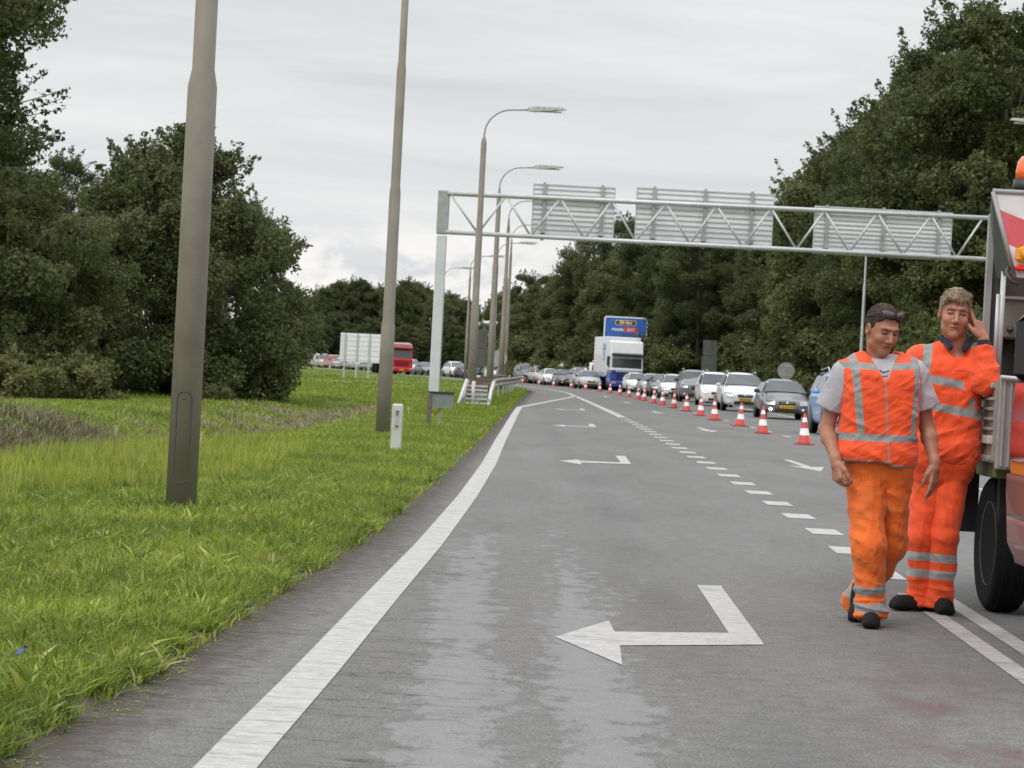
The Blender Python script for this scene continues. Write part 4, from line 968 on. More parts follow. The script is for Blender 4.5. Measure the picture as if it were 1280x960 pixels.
def lorry(px, Y, label, low, top, box, wide=2.5, hcab=3.15, hbox=4.0, texts=None):
    slope = float(curve(Y+1)-curve(Y-1))/2
    root = empty('lorry', (at(px, 470, Y).x, Y, 0), label, 'lorry', None, math.atan(-slope))
    w = wide/2
    m = MB(); m.prism([(-.02, .35), (-.08, .9), (-.02, 1.35), (0.0, 1.5), (1.9, 1.5), (1.9, .35)], -w, w, 'YZ'); m.build('cab_lower', low, root, bevel=.06)
    m = MB(); m.prism([(.0, 1.5), (.06, 1.75), (.20, 2.75), (.42, hcab-.1), (.8, hcab), (1.9, hcab), (1.9, 1.5)], -w+.02, w-.02, 'YZ'); m.build('cab', top, root, bevel=.06)
    m = MB(); m.add([(-w+.14, .03, 1.75), (w-.14, .03, 1.75), (w-.17, .19, 2.62), (-w+.17, .19, 2.62), (-w+.14, .2, 1.75), (w-.14, .2, 1.75), (w-.17, .3, 2.62), (-w+.17, .3, 2.62)], [(0, 1, 2, 3), (0, 4, 5, 1), (1, 5, 6, 2), (2, 6, 7, 3), (3, 7, 4, 0)])
    m.build('windscreen', GLASS, root)
    m = MB(); m.box((0, -.02, 2.72), (wide-.2, .36, .16), rx=.25, bev=.04); m.build('sun_visor', TRIM, root)
    m = MB(); m.box((0, -.075, 1.12), (wide*.62, .06, .42), bev=.02); gr = m.build('grille', TRIM, root)
    for k in range(4): m = MB(); m.box((0, -.115, .97+.1*k), (wide*.58, .02, .03)); m.build('grille_bar', low, gr)
    m = MB(); m.box((0, -.10, .52), (wide-.04, .30, .42), bev=.06); bu = m.build('bumper', low, root)
    m = MB(); m.box((0, -.26, .52), (.52, .02, .12)); m.build('licence_plate', PLATE, bu)
    m = MB(); m.box((0, -.085, 1.47), (wide*.86, .05, .17), bev=.01); m.build('name_band', low, root)
    for sg in (-1, 1):
        m = MB(); m.box((sg*(w-.26), -.245, .62), (.36, .04, .18), bev=.02); m.build('headlight', LIGHT, root)
        m = MB(); m.box((sg*(w+.17), .12, 2.2), (.16, .14, .72), bev=.04); m.box((sg*(w+.06), .2, 2.45), (.2, .05, .04)); m.build('mirror', TRIM, root)
        m = MB(); m.add([(sg*(w+.004), .45, 1.75), (sg*(w+.004), 1.3, 1.75), (sg*(w+.004), 1.3, 2.55), (sg*(w+.004), .55, 2.55), (sg*(w-.06), .45, 1.75), (sg*(w-.06), 1.3, 1.75), (sg*(w-.06), 1.3, 2.55), (sg*(w-.06), .55, 2.55)], [(0, 1, 2, 3), (7, 6, 5, 4), (0, 4, 5, 1), (1, 5, 6, 2), (2, 6, 7, 3), (3, 7, 4, 0)]); m.build('side_window', GLASS, root)
        for yw in (1.0, 6.4, 7.8):
            m = MB(); m.lathe([(.28, -.16), (.46, -.16), (.5, -.1), (.5, .1), (.46, .16), (.28, .16)], 20, axis='X', c=(sg*(w-.2), yw, .5)); wh = m.build('wheel', TYRE, root)
            m = MB(); m.lathe([(0, -.13), (.3, -.13), (.3, .13), (0, .13)], 14, axis='X', c=(sg*(w-.2), yw, .5)); m.build('rim', RIM, wh)
    m = MB(); m.box((0, 5.2, hbox/2+.55), (wide+.04, 6.6 if box else 1, hbox-1.1), bev=.03); bx_ = m.build('box_body', box, root)
    return root, bx_
Lr, bx_ = lorry(783, 190, 'blue and white box lorry rising above the queue before the blue sign', LB, LW, LW, 2.5, 3.75, 4.05)
m = MB()
for z_, h_, w_ in ((2.95, .9, 1.3), (3.55, .45, 1.6), (1.45, .35, 5.8)): m.box((-1.275, 3.2 if w_ < 5 else 5.2, z_-.25), (.012, w_, h_))
m.build('side_print', SIDEB, bx_)
m = MB(); m.box((0, .62, 3.35), (.75, .35, .16), bev=.01); m.build('roof_plate', GALV_D, Lr)
text('TRANSPORT', .17, 'lettering', LW, Lr, (0, -.115, 1.47), bold=.006) if False else None
for sg in (-1, 1):
    m = MB(); m.box((sg*.95, .5, 3.62), (.22, .1, .1), bev=.02); m.build('marker_lamp', AMBER, Lr)
m = MB()
for k in range(9): m.box((-.75+.19*k, -.113, 1.47), (.12, .006, .09))
m.build('lettering', LW, Lr)
Lr2, bx2 = lorry(501, 264, 'red lorry in the bend between the white sign back and the second lamp post', LR, LR, mat('lorry_red_box', (.52, .10, .09), .45), 2.4, 3.2, 3.3)
m = MB(); m.box((.0, .35, 3.2), (1.9, .08, .18), bev=.02); m.build('roof_sign', LW, Lr2)
# breakdown truck with a beacon bar, left of the lorry
o = empty('recovery_truck', (at(752, 470, 199).x, 199, 0), 'small recovery truck with an orange beacon bar, left of the lorry', 'truck')
m = MB(); m.prism([(0, .5), (-.02, 1.1), (.25, 1.2), (.6, 1.95), (1.0, 2.05), (2.0, 2.05), (2.0, .5)], -.95, .95, 'YZ'); m.build('cab', LW, o, bevel=.05)
m = MB(); m.add([(-.8, .235, 1.25), (.8, .235, 1.25), (.74, .53, 1.88), (-.74, .53, 1.88)], [(0, 1, 2, 3)]); m.build('windscreen', GLASS, o)
m = MB(); m.box((0, 1.1, 2.16), (1.5, .25, .17), bev=.05); m.build('beacon_bar', mat('beacon_orange', (.9, .22, .05), .4, emit=(1, .25, .05, .25)), o)
m = MB(); m.box((0, -.03, .8), (1.2, .06, .2), bev=.02); m.build('grille', TRIM, o)
m = MB(); m.box((0, 3.6, 1.0), (2.0, 3.2, .25), bev=.03); m.build('bed', GALV_D, o)
for sg in (-1, 1):
    m = MB(); m.box((sg*.75, -.03, .82), (.26, .05, .16), bev=.03); m.build('headlight', LIGHT, o)
    m = MB(); m.box((sg*1.08, .3, 1.5), (.14, .1, .3), bev=.03); m.build('mirror', TRIM, o)
    for yw in (.6, 4.0): m = MB(); m.lathe([(0, -.11), (.36, -.11), (.4, -.06), (.4, .06), (.36, .11), (0, .11)], 18, axis='X', c=(sg*.85, yw, .4)); m.build('wheel', TYRE, o)
# blue route sign over the lorry
Y = 199.5; a, b = at(755.5, 395, Y), at(810, 397, Y); wd = (b-a).length; zt = (a.z+b.z)/2; hh = 2.9
root = empty('route_sign', ((a.x+b.x)/2, Y, 0), 'blue route sign with a white border reading Efteling, standing above the lorry', 'sign')
SB = mat('sign_blue', (.03, .12, .42), .4); SWh = mat('sign_white', (.72, .73, .74), .4); SR = mat('sign_red', (.62, .07, .04), .4); SY = mat('sign_cream', (.85, .66, .38), .4); SK = mat('sign_dark', (.10, .04, .03), .4)
def rrect(w, h, r, n=6):
    P = []
    for cx, cz, a0 in ((w/2-r, h/2-r, 0), (-w/2+r, h/2-r, 90), (-w/2+r, -h/2+r, 180), (w/2-r, -h/2+r, 270)):
        for k in range(n+1): a = math.radians(a0+90*k/n); P.append((cx+r*math.cos(a), cz+r*math.sin(a)))
    return P
def rpl(w, h, r, c, y0, y1, name, mt, par):
    m = MB(); m.prism([(x+c[0], z+c[1]) for x, z in rrect(w, h, r)], y0, y1); return m.build(name, mt, par)
pl = rpl(wd, hh, .22, (0, zt-hh/2), 0, .06, 'panel', SWh, root); rpl(wd-.22, hh-.22, .14, (0, zt-hh/2), -.012, .0, 'blue_face', SB, pl)
rpl(1.62, .40, .1, (.0, zt-.48), -.02, -.013, 'name_frame', SY, pl); rpl(1.54, .33, .08, (.0, zt-.48), -.028, -.021, 'name_field', SK, pl)
text('Efteling', .34, 'lettering', SY, pl, (0, -.034, zt-.47), bold=.010)
text('route', .40, 'lettering', SWh, pl, (-.62, -.018, zt-1.0), bold=.010); rpl(1.05, .40, .13, (.40, zt-1.02), -.02, -.013, 'route_pill', SR, pl)
text('A17', .34, 'lettering', SWh, pl, (.40, -.026, zt-1.02), bold=.008)
for s in (-1, 1): m = MB(); m.tube([(s*1.1, .15, -.05), (s*1.1, .15, zt-.2)], .08, 8); m.build('post', GALV_D, root)

# ------------------------------------------------------------------ road works truck at the right edge
T = empty('road_works_truck', (4.1, 15.6, 0), 'red road works truck with open load bed and striped warning board at the right edge', 'truck')
def q(x, y, z): return (x-4.25, y-15.6, z)
ALB = mat('bed_aluminium', (.36, .34, .32), .45, metal=.35, dirt=(.22, .18, .16, .6), dscale=5); TR = mat('truck_red', (.42, .02, .025), .3, coat=.5, dirt=(.25, .08, .07, .6), dscale=4)
MAR = mat('truck_lower_trim', (.14, .075, .075), .35, coat=.2); DKG = mat('dark_frame', (.05, .052, .055), .5); BOXB = mat('brown_box', (.16, .145, .12), .6, dirt=(.09, .08, .065, .6), dscale=4)
MOSS = mat('mossy_frame', (.10, .11, .045), .8, var=.3)
xl = 3.045                                            # left side of the bed
zb0, zb1 = .95, 1.43
y0, y1 = 15.35, 18.1
# side wall of ribbed aluminium boards
m = MB(); m.box(q(xl+.02, (y0+y1)/2, (zb0+zb1)/2+.0), (.03, y1-y0, zb1-zb0)); sw = m.build('side_wall', ALB, T)
for k, (zz_, hh_) in enumerate(((1.40, .03), (1.32, .018), (1.26, .018), (1.20, .018), (1.14, .018), (1.075, .05), (.965, .03))):
    m = MB(); m.box(q(xl-.006, (y0+y1)/2, zz_), (.03, y1-y0, hh_), bev=.004); m.build('side_rib', ALB if k != 5 else GALV, sw)
m = MB(); m.box(q(xl+.095, y0-.02, 1.18), (.145, .07, .56), bev=.008); cp = m.build('corner_post', ALB, T)
for k in range(3): m = MB(); m.box(q(xl+.05+.04*k, y0-.06, 1.18), (.012, .02, .52)); m.build('post_rib', GALV_D, cp)
m = MB(); m.box(q(4.15, y0-.0, 1.18), (1.95, .04, .48)); fw = m.build('front_wall', ALB, T)
for k in range(9): m = MB(); m.box(q(3.33, y0-.03, 1.0+.045*k), (.12, .015, .012)); m.build('vent_slat', DKG, fw)
m = MB(); m.tube([q(xl+.02, y0-.08, 1.455), q(xl+.50, y0-.10, 1.43)], .012, 8); m.build('grab_rail', GALV, T)
m = MB(); m.tube([q(xl+.29, y0-.10, 1.36), q(xl+.29, y0-.11, 1.25)], .035, 10); m.tube([q(xl+.29, y0-.10, 1.23), q(xl+.27, y0-.13, 1.12)], .016, 8); m.build('latch', DKG, T)
m = MB(); m.box(q(4.15, (y0+y1)/2, .89), (2.16, y1-y0-.02, .09), bev=.01); m.build('bed_frame', MOSS, T)
m = MB(); m.box(q(4.15, (y0+y1)/2, .72), (.9, y1-y0-.3, .22), bev=.02); m.build('chassis', DKG, T)
# mudguard and rear wheel
xw, yw, rw = 3.235, 15.95, .42
m = MB(); m.box(q(3.29, 15.62, .76), (.28, .03, .30), bev=.01); m.box(q(3.29, 15.60, .62), (.265, .02, .30)); m.build('mudguard', BLK, T)
m = MB(); m.box(q(3.13, 16.2, .86), (.16, .5, .03)); m.box(q(3.115, 16.42, .66), (.13, .03, .40)); m.build('mud_flap', BLK, T)
m = MB(); m.box(q(3.055, 16.36, .74), (.045, .06, .2)); m.build('side_marker', mat('marker_dark_red', (.06, .015, .012), .5), T)
m = MB(); m.tube([q(3.22, 15.55, .90), q(3.22, 15.55, .83)], .018, 8); m.build('marker_lamp', AMBER, T)
def big_wheel(x, y, r, wdt):
    m = MB(); h = wdt/2; m.lathe([(r*.60, -h+.02), (r*.90, -h), (r*.97, -h+.02), (r, -h+.05), (r, h-.05), (r*.97, h-.02), (r*.90, h), (r*.60, h-.02)], 40, axis='X', c=q(x, y, r)); wl = m.build('wheel', TYRE, T)
    m = MB(); m.lathe([(0, -h+.075), (r*.30, -h+.075), (r*.34, -h+.05), (r*.55, -h+.065), (r*.62, -h+.015), (r*.62, h-.03), (0, h-.03)], 28, axis='X', c=q(x, y, r)); rm = m.build('rim', mat('truck_rim', (.17, .15, .13), .5, metal=.4), wl)
    m = MB()
    for k in range(8): a = k*math.pi/4; c = q(x, y, r); m.lathe([(0, -h+.03), (.018, -h+.03), (.018, -h+.06), (0, -h+.06)], 6, axis='X', c=(c[0], c[1]+.11*math.cos(a), c[2]+.11*math.sin(a)))
    m.build('wheel_nuts', RIM, rm)
    m = MB()
    for k in range(3):
        c = q(x, y, r); xx_ = -.06+.06*k; m.lathe([(r*.97, xx_-.006), (r*1.004, xx_-.006), (r*1.004, xx_-.004), (r*.97, xx_-.004)], 40, axis='X', c=c)
    m.build('tread_band', BLK, wl)
big_wheel(3.265, yw, rw, .225); big_wheel(4.98, yw, rw, .225)
# cab nearer the camera: rounded rear corner and side, lower bumper trim
def cabsec(z):
    ins = np.interp(z, [.42, .5, .8, 1.15, 1.42, 2.15], [.06, .02, .0, .0, .01, .14]); return ins
zs = [.40, .46, .60, .74, .78, .98, 1.02, 1.2, 1.42]
def cab_shell(z0_, z1_, name, mt, x_left=3.045):
    m = MB(); V = []; F = []; Z = list(np.linspace(z0_, z1_, 8)); ring = []
    for z in Z:
        i = cabsec(z); X0 = x_left+i; X1 = 4.9-i; Y0, Y1 = 11.2+i, 14.75-i; r = .16
        R = []
        for cx, cy, a0 in ((X1-r, Y1-r, 0), (X0+r, Y1-r, 90), (X0+r, Y0+r, 180), (X1-r, Y0+r, 270)):
            for k in range(6): a = math.radians(a0+90*k/5); R.append(q(cx+r*math.cos(a), cy+r*math.sin(a), z))
        V += R
    n = 24
    for i in range(len(Z)-1):
        for k in range(n): F.append((i*n+k, i*n+(k+1) % n, (i+1)*n+(k+1) % n, (i+1)*n+k))
    F += [tuple(range(n)), tuple((len(Z)-1)*n+k for k in range(n))]
    m.add(V, F, True); o = m.build(name, mt, T)
    for p in list(o.data.polygons)[-2:]: p.use_smooth = False
    return o
cab_shell(.98, 1.42, 'cab_side', TR, 3.01); cab_shell(.90, .98, 'amber_strip', AMBER, 3.02); cab_shell(.66, .90, 'lower_trim', MAR, 3.0); cab_shell(.40, .66, 'sill', mat('sill_pinkish', (.24, .12, .12), .4, coat=.2), 3.0)
m = MB(); m.prism([(11.5-15.6, 1.42), (14.6-15.6, 1.42), (14.45-15.6, 2.02), (12.4-15.6, 2.05)], q(3.17, 0, 0)[0], q(4.75, 0, 0)[0], 'YZ'); m.build('cab_top', TR, T, bevel=.05)
m = MB(); m.add([q(3.155, 12.2, 1.48), q(3.155, 13.9, 1.48), q(3.155, 13.8, 1.95), q(3.155, 12.6, 1.95)], [(0, 1, 2, 3)]); m.build('side_window', GLASS, T)
m = MB(); m.box(q(2.87, 13.45, 1.60), (.17, .10, .36), bev=.05); m.tube([q(2.93, 13.45, 1.45), q(3.08, 13.5, 1.38)], .02, 8); m.build('mirror', BLK, T)
# uprights, cabinet and the striped warning board
m = MB(); m.box(q(3.085, 15.95, 1.93), (.035, .06, 1.08)); m.build('rear_upright', GALV_D, T)
m = MB(); m.box(q(3.135, 16.0, 1.93), (.05, .05, 1.06)); m.box(q(3.6, 16.1, 2.36), (1.0, .05, .2)); m.build('board_frame', DKG, T)
m = MB(); m.tube([q(3.11, 15.6, 1.43), q(3.112, 15.6, 2.10)], .016, 10); m.tube([q(3.085, 15.6, 1.43), q(3.085, 15.6, 1.96)], .012, 8); m.build('support_strut', GALV, T)
m = MB(); m.box(q(4.05, 16.25, 2.12), (1.76, .4, .34), bev=.01); m.build('upper_cabinet', mat('brown_dark', (.055, .045, .035), .7, var=.3), T)
m = MB(); m.box(q(4.06, 16.2, 1.83), (1.76, .5, .255), bev=.01); cb = m.build('cabinet', BOXB, T)
m = MB(); m.box(q(4.06, 15.94, 1.955), (1.78, .02, .018)); m.build('cabinet_edge', ALB, cb)
m = MB(); m.lathe([(0, -.02), (.02, -.02), (.02, 0), (0, 0)], 12, axis='Y', c=q(3.235, 15.95, 1.76)); m.lathe([(0, -.02), (.02, -.02), (.02, 0), (0, 0)], 12, axis='Y', c=q(3.32, 15.95, 1.77)); m.build('socket', BLK, cb)
m = MB(); m.box(q(4.06, 16.4, 1.55), (1.7, .1, .3)); m.build('rack', DKG, T)
m = MB(); m.tube([q(3.16, 16.2, 1.46), q(3.30, 16.3, 1.72)], .02, 8); m.tube([q(3.6, 16.2, 1.46), q(3.3, 16.3, 1.72)], .02, 8); m.build('brace', DKG, T)
m = MB(); m.tube([q(3.17, 15.3, 1.60), q(3.24, 15.2, 1.45), q(3.30, 15.1, 1.40)], .03, 8); m.build('hose', mat('hose_tan', (.38, .31, .22), .6), T)
g = NG('warning_board', .45); X = g.xyz()
st_ = g.math('FRACT', g.math('MULTIPLY', g.math('ADD', X[2], g.math('MULTIPLY', X[0], .36)), 2.75))
c = g.mix((.68, .69, .70), (.62, .10, .12), g.math('GREATER_THAN', g.math('FRACT', g.math('ADD', st_, .52)), .50)); g.color(g.mix(c, (.4, .36, .34), g.ramp(g.noise(9, detail=6), [(.5, 0.0), (.8, .3)]))); WBM = g.m
bz1, bz0 = 2.55, 2.05; 
pts = [(2.945, bz1), (5.6, bz1), (5.45, bz0), (3.10, bz0)]
m = MB(); m.prism([(x-4.25, z) for x, z in pts], 15.2-15.6, 15.235-15.6); bo = m.build('warning_board', WBM, T)
m = MB(); m.tube([q(2.945, 15.195, bz1), q(3.10, 15.195, bz0)], .014, 6); m.tube([q(2.945, 15.2, bz1+.004), q(5.6, 15.2, bz1+.004)], .016, 6); m.build('board_edge', GALV_D, bo)
m = MB(); m.add([q(2.95, 15.25, 2.52), q(3.07, 15.95, 2.5), q(3.13, 15.95, 2.06), q(3.09, 15.25, 2.08)], [(0, 1, 2, 3)]); m.build('side_sheet', DKG, bo)
m = MB(); m.box(q(3.14, 15.15, 2.185), (.10, .06, .10), bev=.02); m.lathe([(0, -.03), (.035, -.025), (.04, 0), (0, 0)], 14, axis='Y', c=q(3.15, 15.12, 2.19)); lb = m.build('flash_lamp', mat('flash_yellow', (.70, .28, .03), .3, emit=(1, .45, .03, .06)), bo)
m = MB(); m.box(q(3.15, 15.165, 2.105), (.11, .05, .035), bev=.01); m.build('reflector', mat('reflector_red', (.75, .03, .02), .3), bo)
m = MB(); m.tube([q(3.06, 15.2, 2.10), q(3.04, 15.15, 2.07), q(3.07, 15.14, 2.02), q(3.12, 15.18, 2.01)], .012, 8); m.build('hook', DKG, bo)
m = MB(); m.lathe([(.085, 2.575), (.09, 2.60), (.088, 2.645), (.0, 2.645)], 24, c=q(3.19, 15.4, 0)); be = m.build('beacon_base', BLK, T)
g = NG('beacon_amber', .12); g.b.inputs['Coat Weight'].default_value = .6; g.b.inputs['Emission Strength'].default_value = .08; g.b.inputs['Emission Color'].default_value = (1, .22, .02, 1); g.color((.72, .12, .02))
m = MB(); m.lathe([(.076, 2.645), (.076, 2.70), (.066, 2.755), (.045, 2.785), (.0, 2.795)], 24, c=q(3.19, 15.4, 0)); m.build('beacon_dome', g.m, be)
# ------------------------------------------------------------------ people: continuous surfaces from distance fields
class Field:
    def __init__(s, lo, hi, h):
        s.lo = np.array(lo, float); s.h = h; s.n = np.ceil((np.array(hi)-s.lo)/h).astype(int)+1
        s.D = np.full(s.n, .5, np.float32)
    def _blk(s, lo, hi, m):
        i0 = np.clip(np.floor((lo-m-s.lo)/s.h).astype(int), 0, s.n); i1 = np.clip(np.ceil((hi+m-s.lo)/s.h).astype(int)+1, 0, s.n)
        if np.any(i1 <= i0): return None, None
        ax = [s.lo[k]+s.h*np.arange(i0[k], i1[k]) for k in range(3)]
        P = np.stack(np.meshgrid(*ax, indexing='ij'), -1); return tuple(slice(a, b) for a, b in zip(i0, i1)), P
    def put(s, fn, lo, hi, k=.015, op='add'):
        sl, P = s._blk(np.array(lo), np.array(hi), k+.02)
        if sl is None: return s
        d = fn(P).astype(np.float32); D = s.D[sl]
        if op == 'add':
            hh = np.maximum(k-np.abs(D-d), 0)/k if k > 0 else 0; s.D[sl] = np.minimum(D, d)-hh*hh*k*.25
        elif op == 'sub':
            hh = np.maximum(k-np.abs(D+d), 0)/k if k > 0 else 0; s.D[sl] = np.maximum(D, -d)+hh*hh*k*.25
        return s
    def cone(s, a, b, ra, rb, k=.015, sc=None, flat=0, op='add'):
        a = np.array(a, float); b = np.array(b, float); ab = b-a; L2 = ab@ab; Ln = math.sqrt(L2); sc = np.array(sc if sc is not None else (1, 1, 1), float)
        def fn(P):
            q = P-a; t = np.clip(q@ab/L2, 0, 1); r = q-t[..., None]*ab; d = np.sqrt((r/sc)[..., 0]**2+(r/sc)[..., 1]**2+(r/sc)[..., 2]**2)-(ra+(rb-ra)*t)
            d = d*sc.min()
            if flat:
                tt = q@ab/Ln; d = np.maximum(d, tt-Ln)
                if flat > 1: d = np.maximum(d, -tt)
            return d
        R = max(ra, rb)*sc.max(); return s.put(fn, np.minimum(a, b)-R, np.maximum(a, b)+R, k, op)
    def ell(s, c, r, k=.015, M=None, op='add'):
        c = np.array(c, float); r = np.array(r, float); M = np.eye(3) if M is None else M     # rows of M: local axes
        def fn(P):
            q = (P-c)@M.T; u = q/r; l = np.sqrt((u*u).sum(-1)); g_ = np.sqrt(((q/(r*r))**2).sum(-1))+1e-9; return l*(l-1)/g_
        R = r.max(); return s.put(fn, c-R, c+R, k, op)
    def rbox(s, c, hs, r, k=.02, op='add', M=None):
        c = np.array(c, float); hs = np.array(hs, float); M = np.eye(3) if M is None else M
        def fn(P):
            q = np.abs((P-c)@M.T)-(hs-r); return np.sqrt((np.maximum(q, 0)**2).sum(-1))+np.minimum(q.max(-1), 0)-r
        R = np.linalg.norm(hs); R = np.full(3, R) if M is not None and not np.allclose(M, np.eye(3)) else hs
        return s.put(fn, c-R, c+R, k, op)
    def surf(s):
        D = s.D; S_ = D < 0; nx, ny, nz = D.shape
        c = S_[:-1, :-1, :-1].astype(np.int8)
        for a in (0, 1):
            for b in (0, 1):
                for d in (0, 1):
                    if a or b or d: c = c+S_[a:nx-1+a, b:ny-1+b, d:nz-1+d]
        act = np.argwhere((c > 0) & (c < 8)); ids = np.full((nx-1, ny-1, nz-1), -1, np.int32); ids[act[:, 0], act[:, 1], act[:, 2]] = np.arange(len(act))
        cor = [(a, b, d) for a in (0, 1) for b in (0, 1) for d in (0, 1)]; val = np.stack([D[act[:, 0]+a, act[:, 1]+b, act[:, 2]+d] for a, b, d in cor], 1)
        acc = np.zeros((len(act), 3)); cnt = np.zeros(len(act))
        for i, p in enumerate(cor):
            for j, q in enumerate(cor):
                if j <= i or sum(abs(x-y) for x, y in zip(p, q)) != 1: continue
                m = (val[:, i] < 0) != (val[:, j] < 0); t = np.where(m, val[:, i]/(val[:, i]-val[:, j]+1e-12), 0)
                acc += m[:, None]*(np.array(p)+t[:, None]*(np.array(q)-np.array(p))); cnt += m
        V = s.lo+s.h*(act+acc/cnt[:, None]); Q = []
        for ax in range(3):
            o = [x for x in range(3) if x != ax]; sl0 = [slice(1, None)]*3; sl1 = [slice(1, None)]*3
            A = S_.take(range(0, D.shape[ax]-1), ax); B = S_.take(range(1, D.shape[ax]), ax)
            e = np.argwhere(A != B); e = e[(e[:, o[0]] > 0) & (e[:, o[1]] > 0) & (e[:, o[0]] < D.shape[o[0]]-1) & (e[:, o[1]] < D.shape[o[1]]-1)]
            def cid(d0, d1): q = e.copy(); q[:, o[0]] -= d0; q[:, o[1]] -= d1; return ids[q[:, 0], q[:, 1], q[:, 2]]
            q = np.stack([cid(0, 0), cid(1, 0), cid(1, 1), cid(0, 1)], 1); flip = A[e[:, 0], e[:, 1], e[:, 2]]
            if ax == 1: flip = ~flip
            q[flip] = q[flip][:, ::-1]; Q.append(q)
        Q = np.concatenate(Q); Q = Q[(Q >= 0).all(1)]; return V, Q[:, ::-1]
def seg2(V, a, b):
    """distance in the x-z plane from points to a segment"""
    p = V[:, [0, 2]]; a = np.array([a[0], a[2]]); b = np.array([b[0], b[2]]); ab = b-a; t = np.clip((p-a)@ab/(ab@ab), 0, 1); return np.linalg.norm(p-a-t[:, None]*ab, axis=1)
def normals(V, Q):
    n = np.cross(V[Q[:, 2]]-V[Q[:, 0]], V[Q[:, 3]]-V[Q[:, 1]]); N_ = np.zeros_like(V)
    for k in range(4): np.add.at(N_, Q[:, k], n)
    return N_/(np.linalg.norm(N_, axis=1)[:, None]+1e-9)
def relax(V, Q, it=1, f=.5):
    for _ in range(it):
        A = np.zeros_like(V); c = np.zeros(len(V))
        for k in range(4):
            a, b = Q[:, k], Q[:, (k+1) % 4]; np.add.at(A, a, V[b]); np.add.at(c, a, 1); np.add.at(A, b, V[a]); np.add.at(c, b, 1)
        V = V+(A/c[:, None]-V)*f
    return V
def folds(V, Q, amp, freq, aniso=(1, 1, 1), rot=0.0, seed=0.0, sharp=1.6, mask=None):
    """cloth folds: soft ridges pushed along the surface normal"""
    N_ = normals(V, Q); c, s_ = math.cos(rot), math.sin(rot); d = np.empty(len(V))
    for i, (x, y, z) in enumerate(V):
        u = (x*c-z*s_)*aniso[0]*freq; w_ = (x*s_+z*c)*aniso[2]*freq
        r = mnoise.noise(Vector((u+seed, y*aniso[1]*freq, w_))); r2 = mnoise.noise(Vector((u*2.1+9+seed, y*aniso[1]*freq*2, w_*2.1)))
        d[i] = .75*(1-min(1, abs(r)*2.2))**sharp+.5*r2
    for i, (x, y, z) in enumerate(V):
        u2 = (x*c-z*s_)*aniso[0]; w2 = (x*s_+z*c)*aniso[2]; d[i] += .38*mnoise.noise(Vector((u2*13+seed, y*9, w2*13)))+.10*mnoise.noise(Vector((x*60-seed, y*60, z*52)))
    if mask is not None: d = d*mask
    return V+N_*(d*amp)[:, None]
def fmesh(name, V, Q, matl, parent, attrs=None, it=1):
    me = mesh_np(name, V, Q.ravel(), np.arange(len(Q))*4, True)
    for k, v in (attrs or {}).items():
        a = me.attributes.new(k, 'FLOAT', 'POINT'); a.data.foreach_set('value', np.asarray(v, np.float32))
    return link(name, me, matl, parent)
def cloth_mat(name, base, stripe=(.20, .205, .205), dirt=None, rough=.75, extra=None, weave=900):
    g = NG(name, rough); g.b.inputs['Sheen Weight'].default_value = .15
    c = g.mix(tuple(base), tuple(v*.80 for v in base), g.ramp(g.noise(5, detail=5), [(.4, 0.0), (.7, 1.0)]))
    if dirt: c = g.mix(c, tuple(dirt[:3]), g.ramp(g.noise(dirt[4], detail=7, rough=.7, loc=(.3, .1, .2)), [(.52, 0.0), (.78, dirt[3])]))
    if extra:
        for an, col in extra: c = g.mix(c, col, g.math('LESS_THAN', g.attr(an).outputs['Fac'], 0.0))
    s_ = g.attr('stripe').outputs['Fac']; sc_ = g.mix(tuple(stripe), tuple(v*.8 for v in stripe), g.ramp(g.noise(14, detail=4), [(.35, 0.0), (.65, 1.0)]))
    c = g.mix(c, sc_, g.math('LESS_THAN', s_, 0.0)); g.bump(g.noise(60, detail=3), .25, .004); return g.color(c)
def head_frame(yaw, pitch, roll=0.0):
    f = np.array([math.sin(yaw)*math.cos(pitch), -math.cos(yaw)*math.cos(pitch), -math.sin(pitch)]); up = np.array([math.sin(roll), 0, math.cos(roll)])
    ex = np.cross(up, f); ex = -ex/np.linalg.norm(ex); ex = ex if ex[0] > 0 else -ex; ez = np.cross(ex, f); ez = ez if ez[2] > 0 else -ez
    return np.stack([ex, f, ez])          # rows: to the right of the picture, forward, up
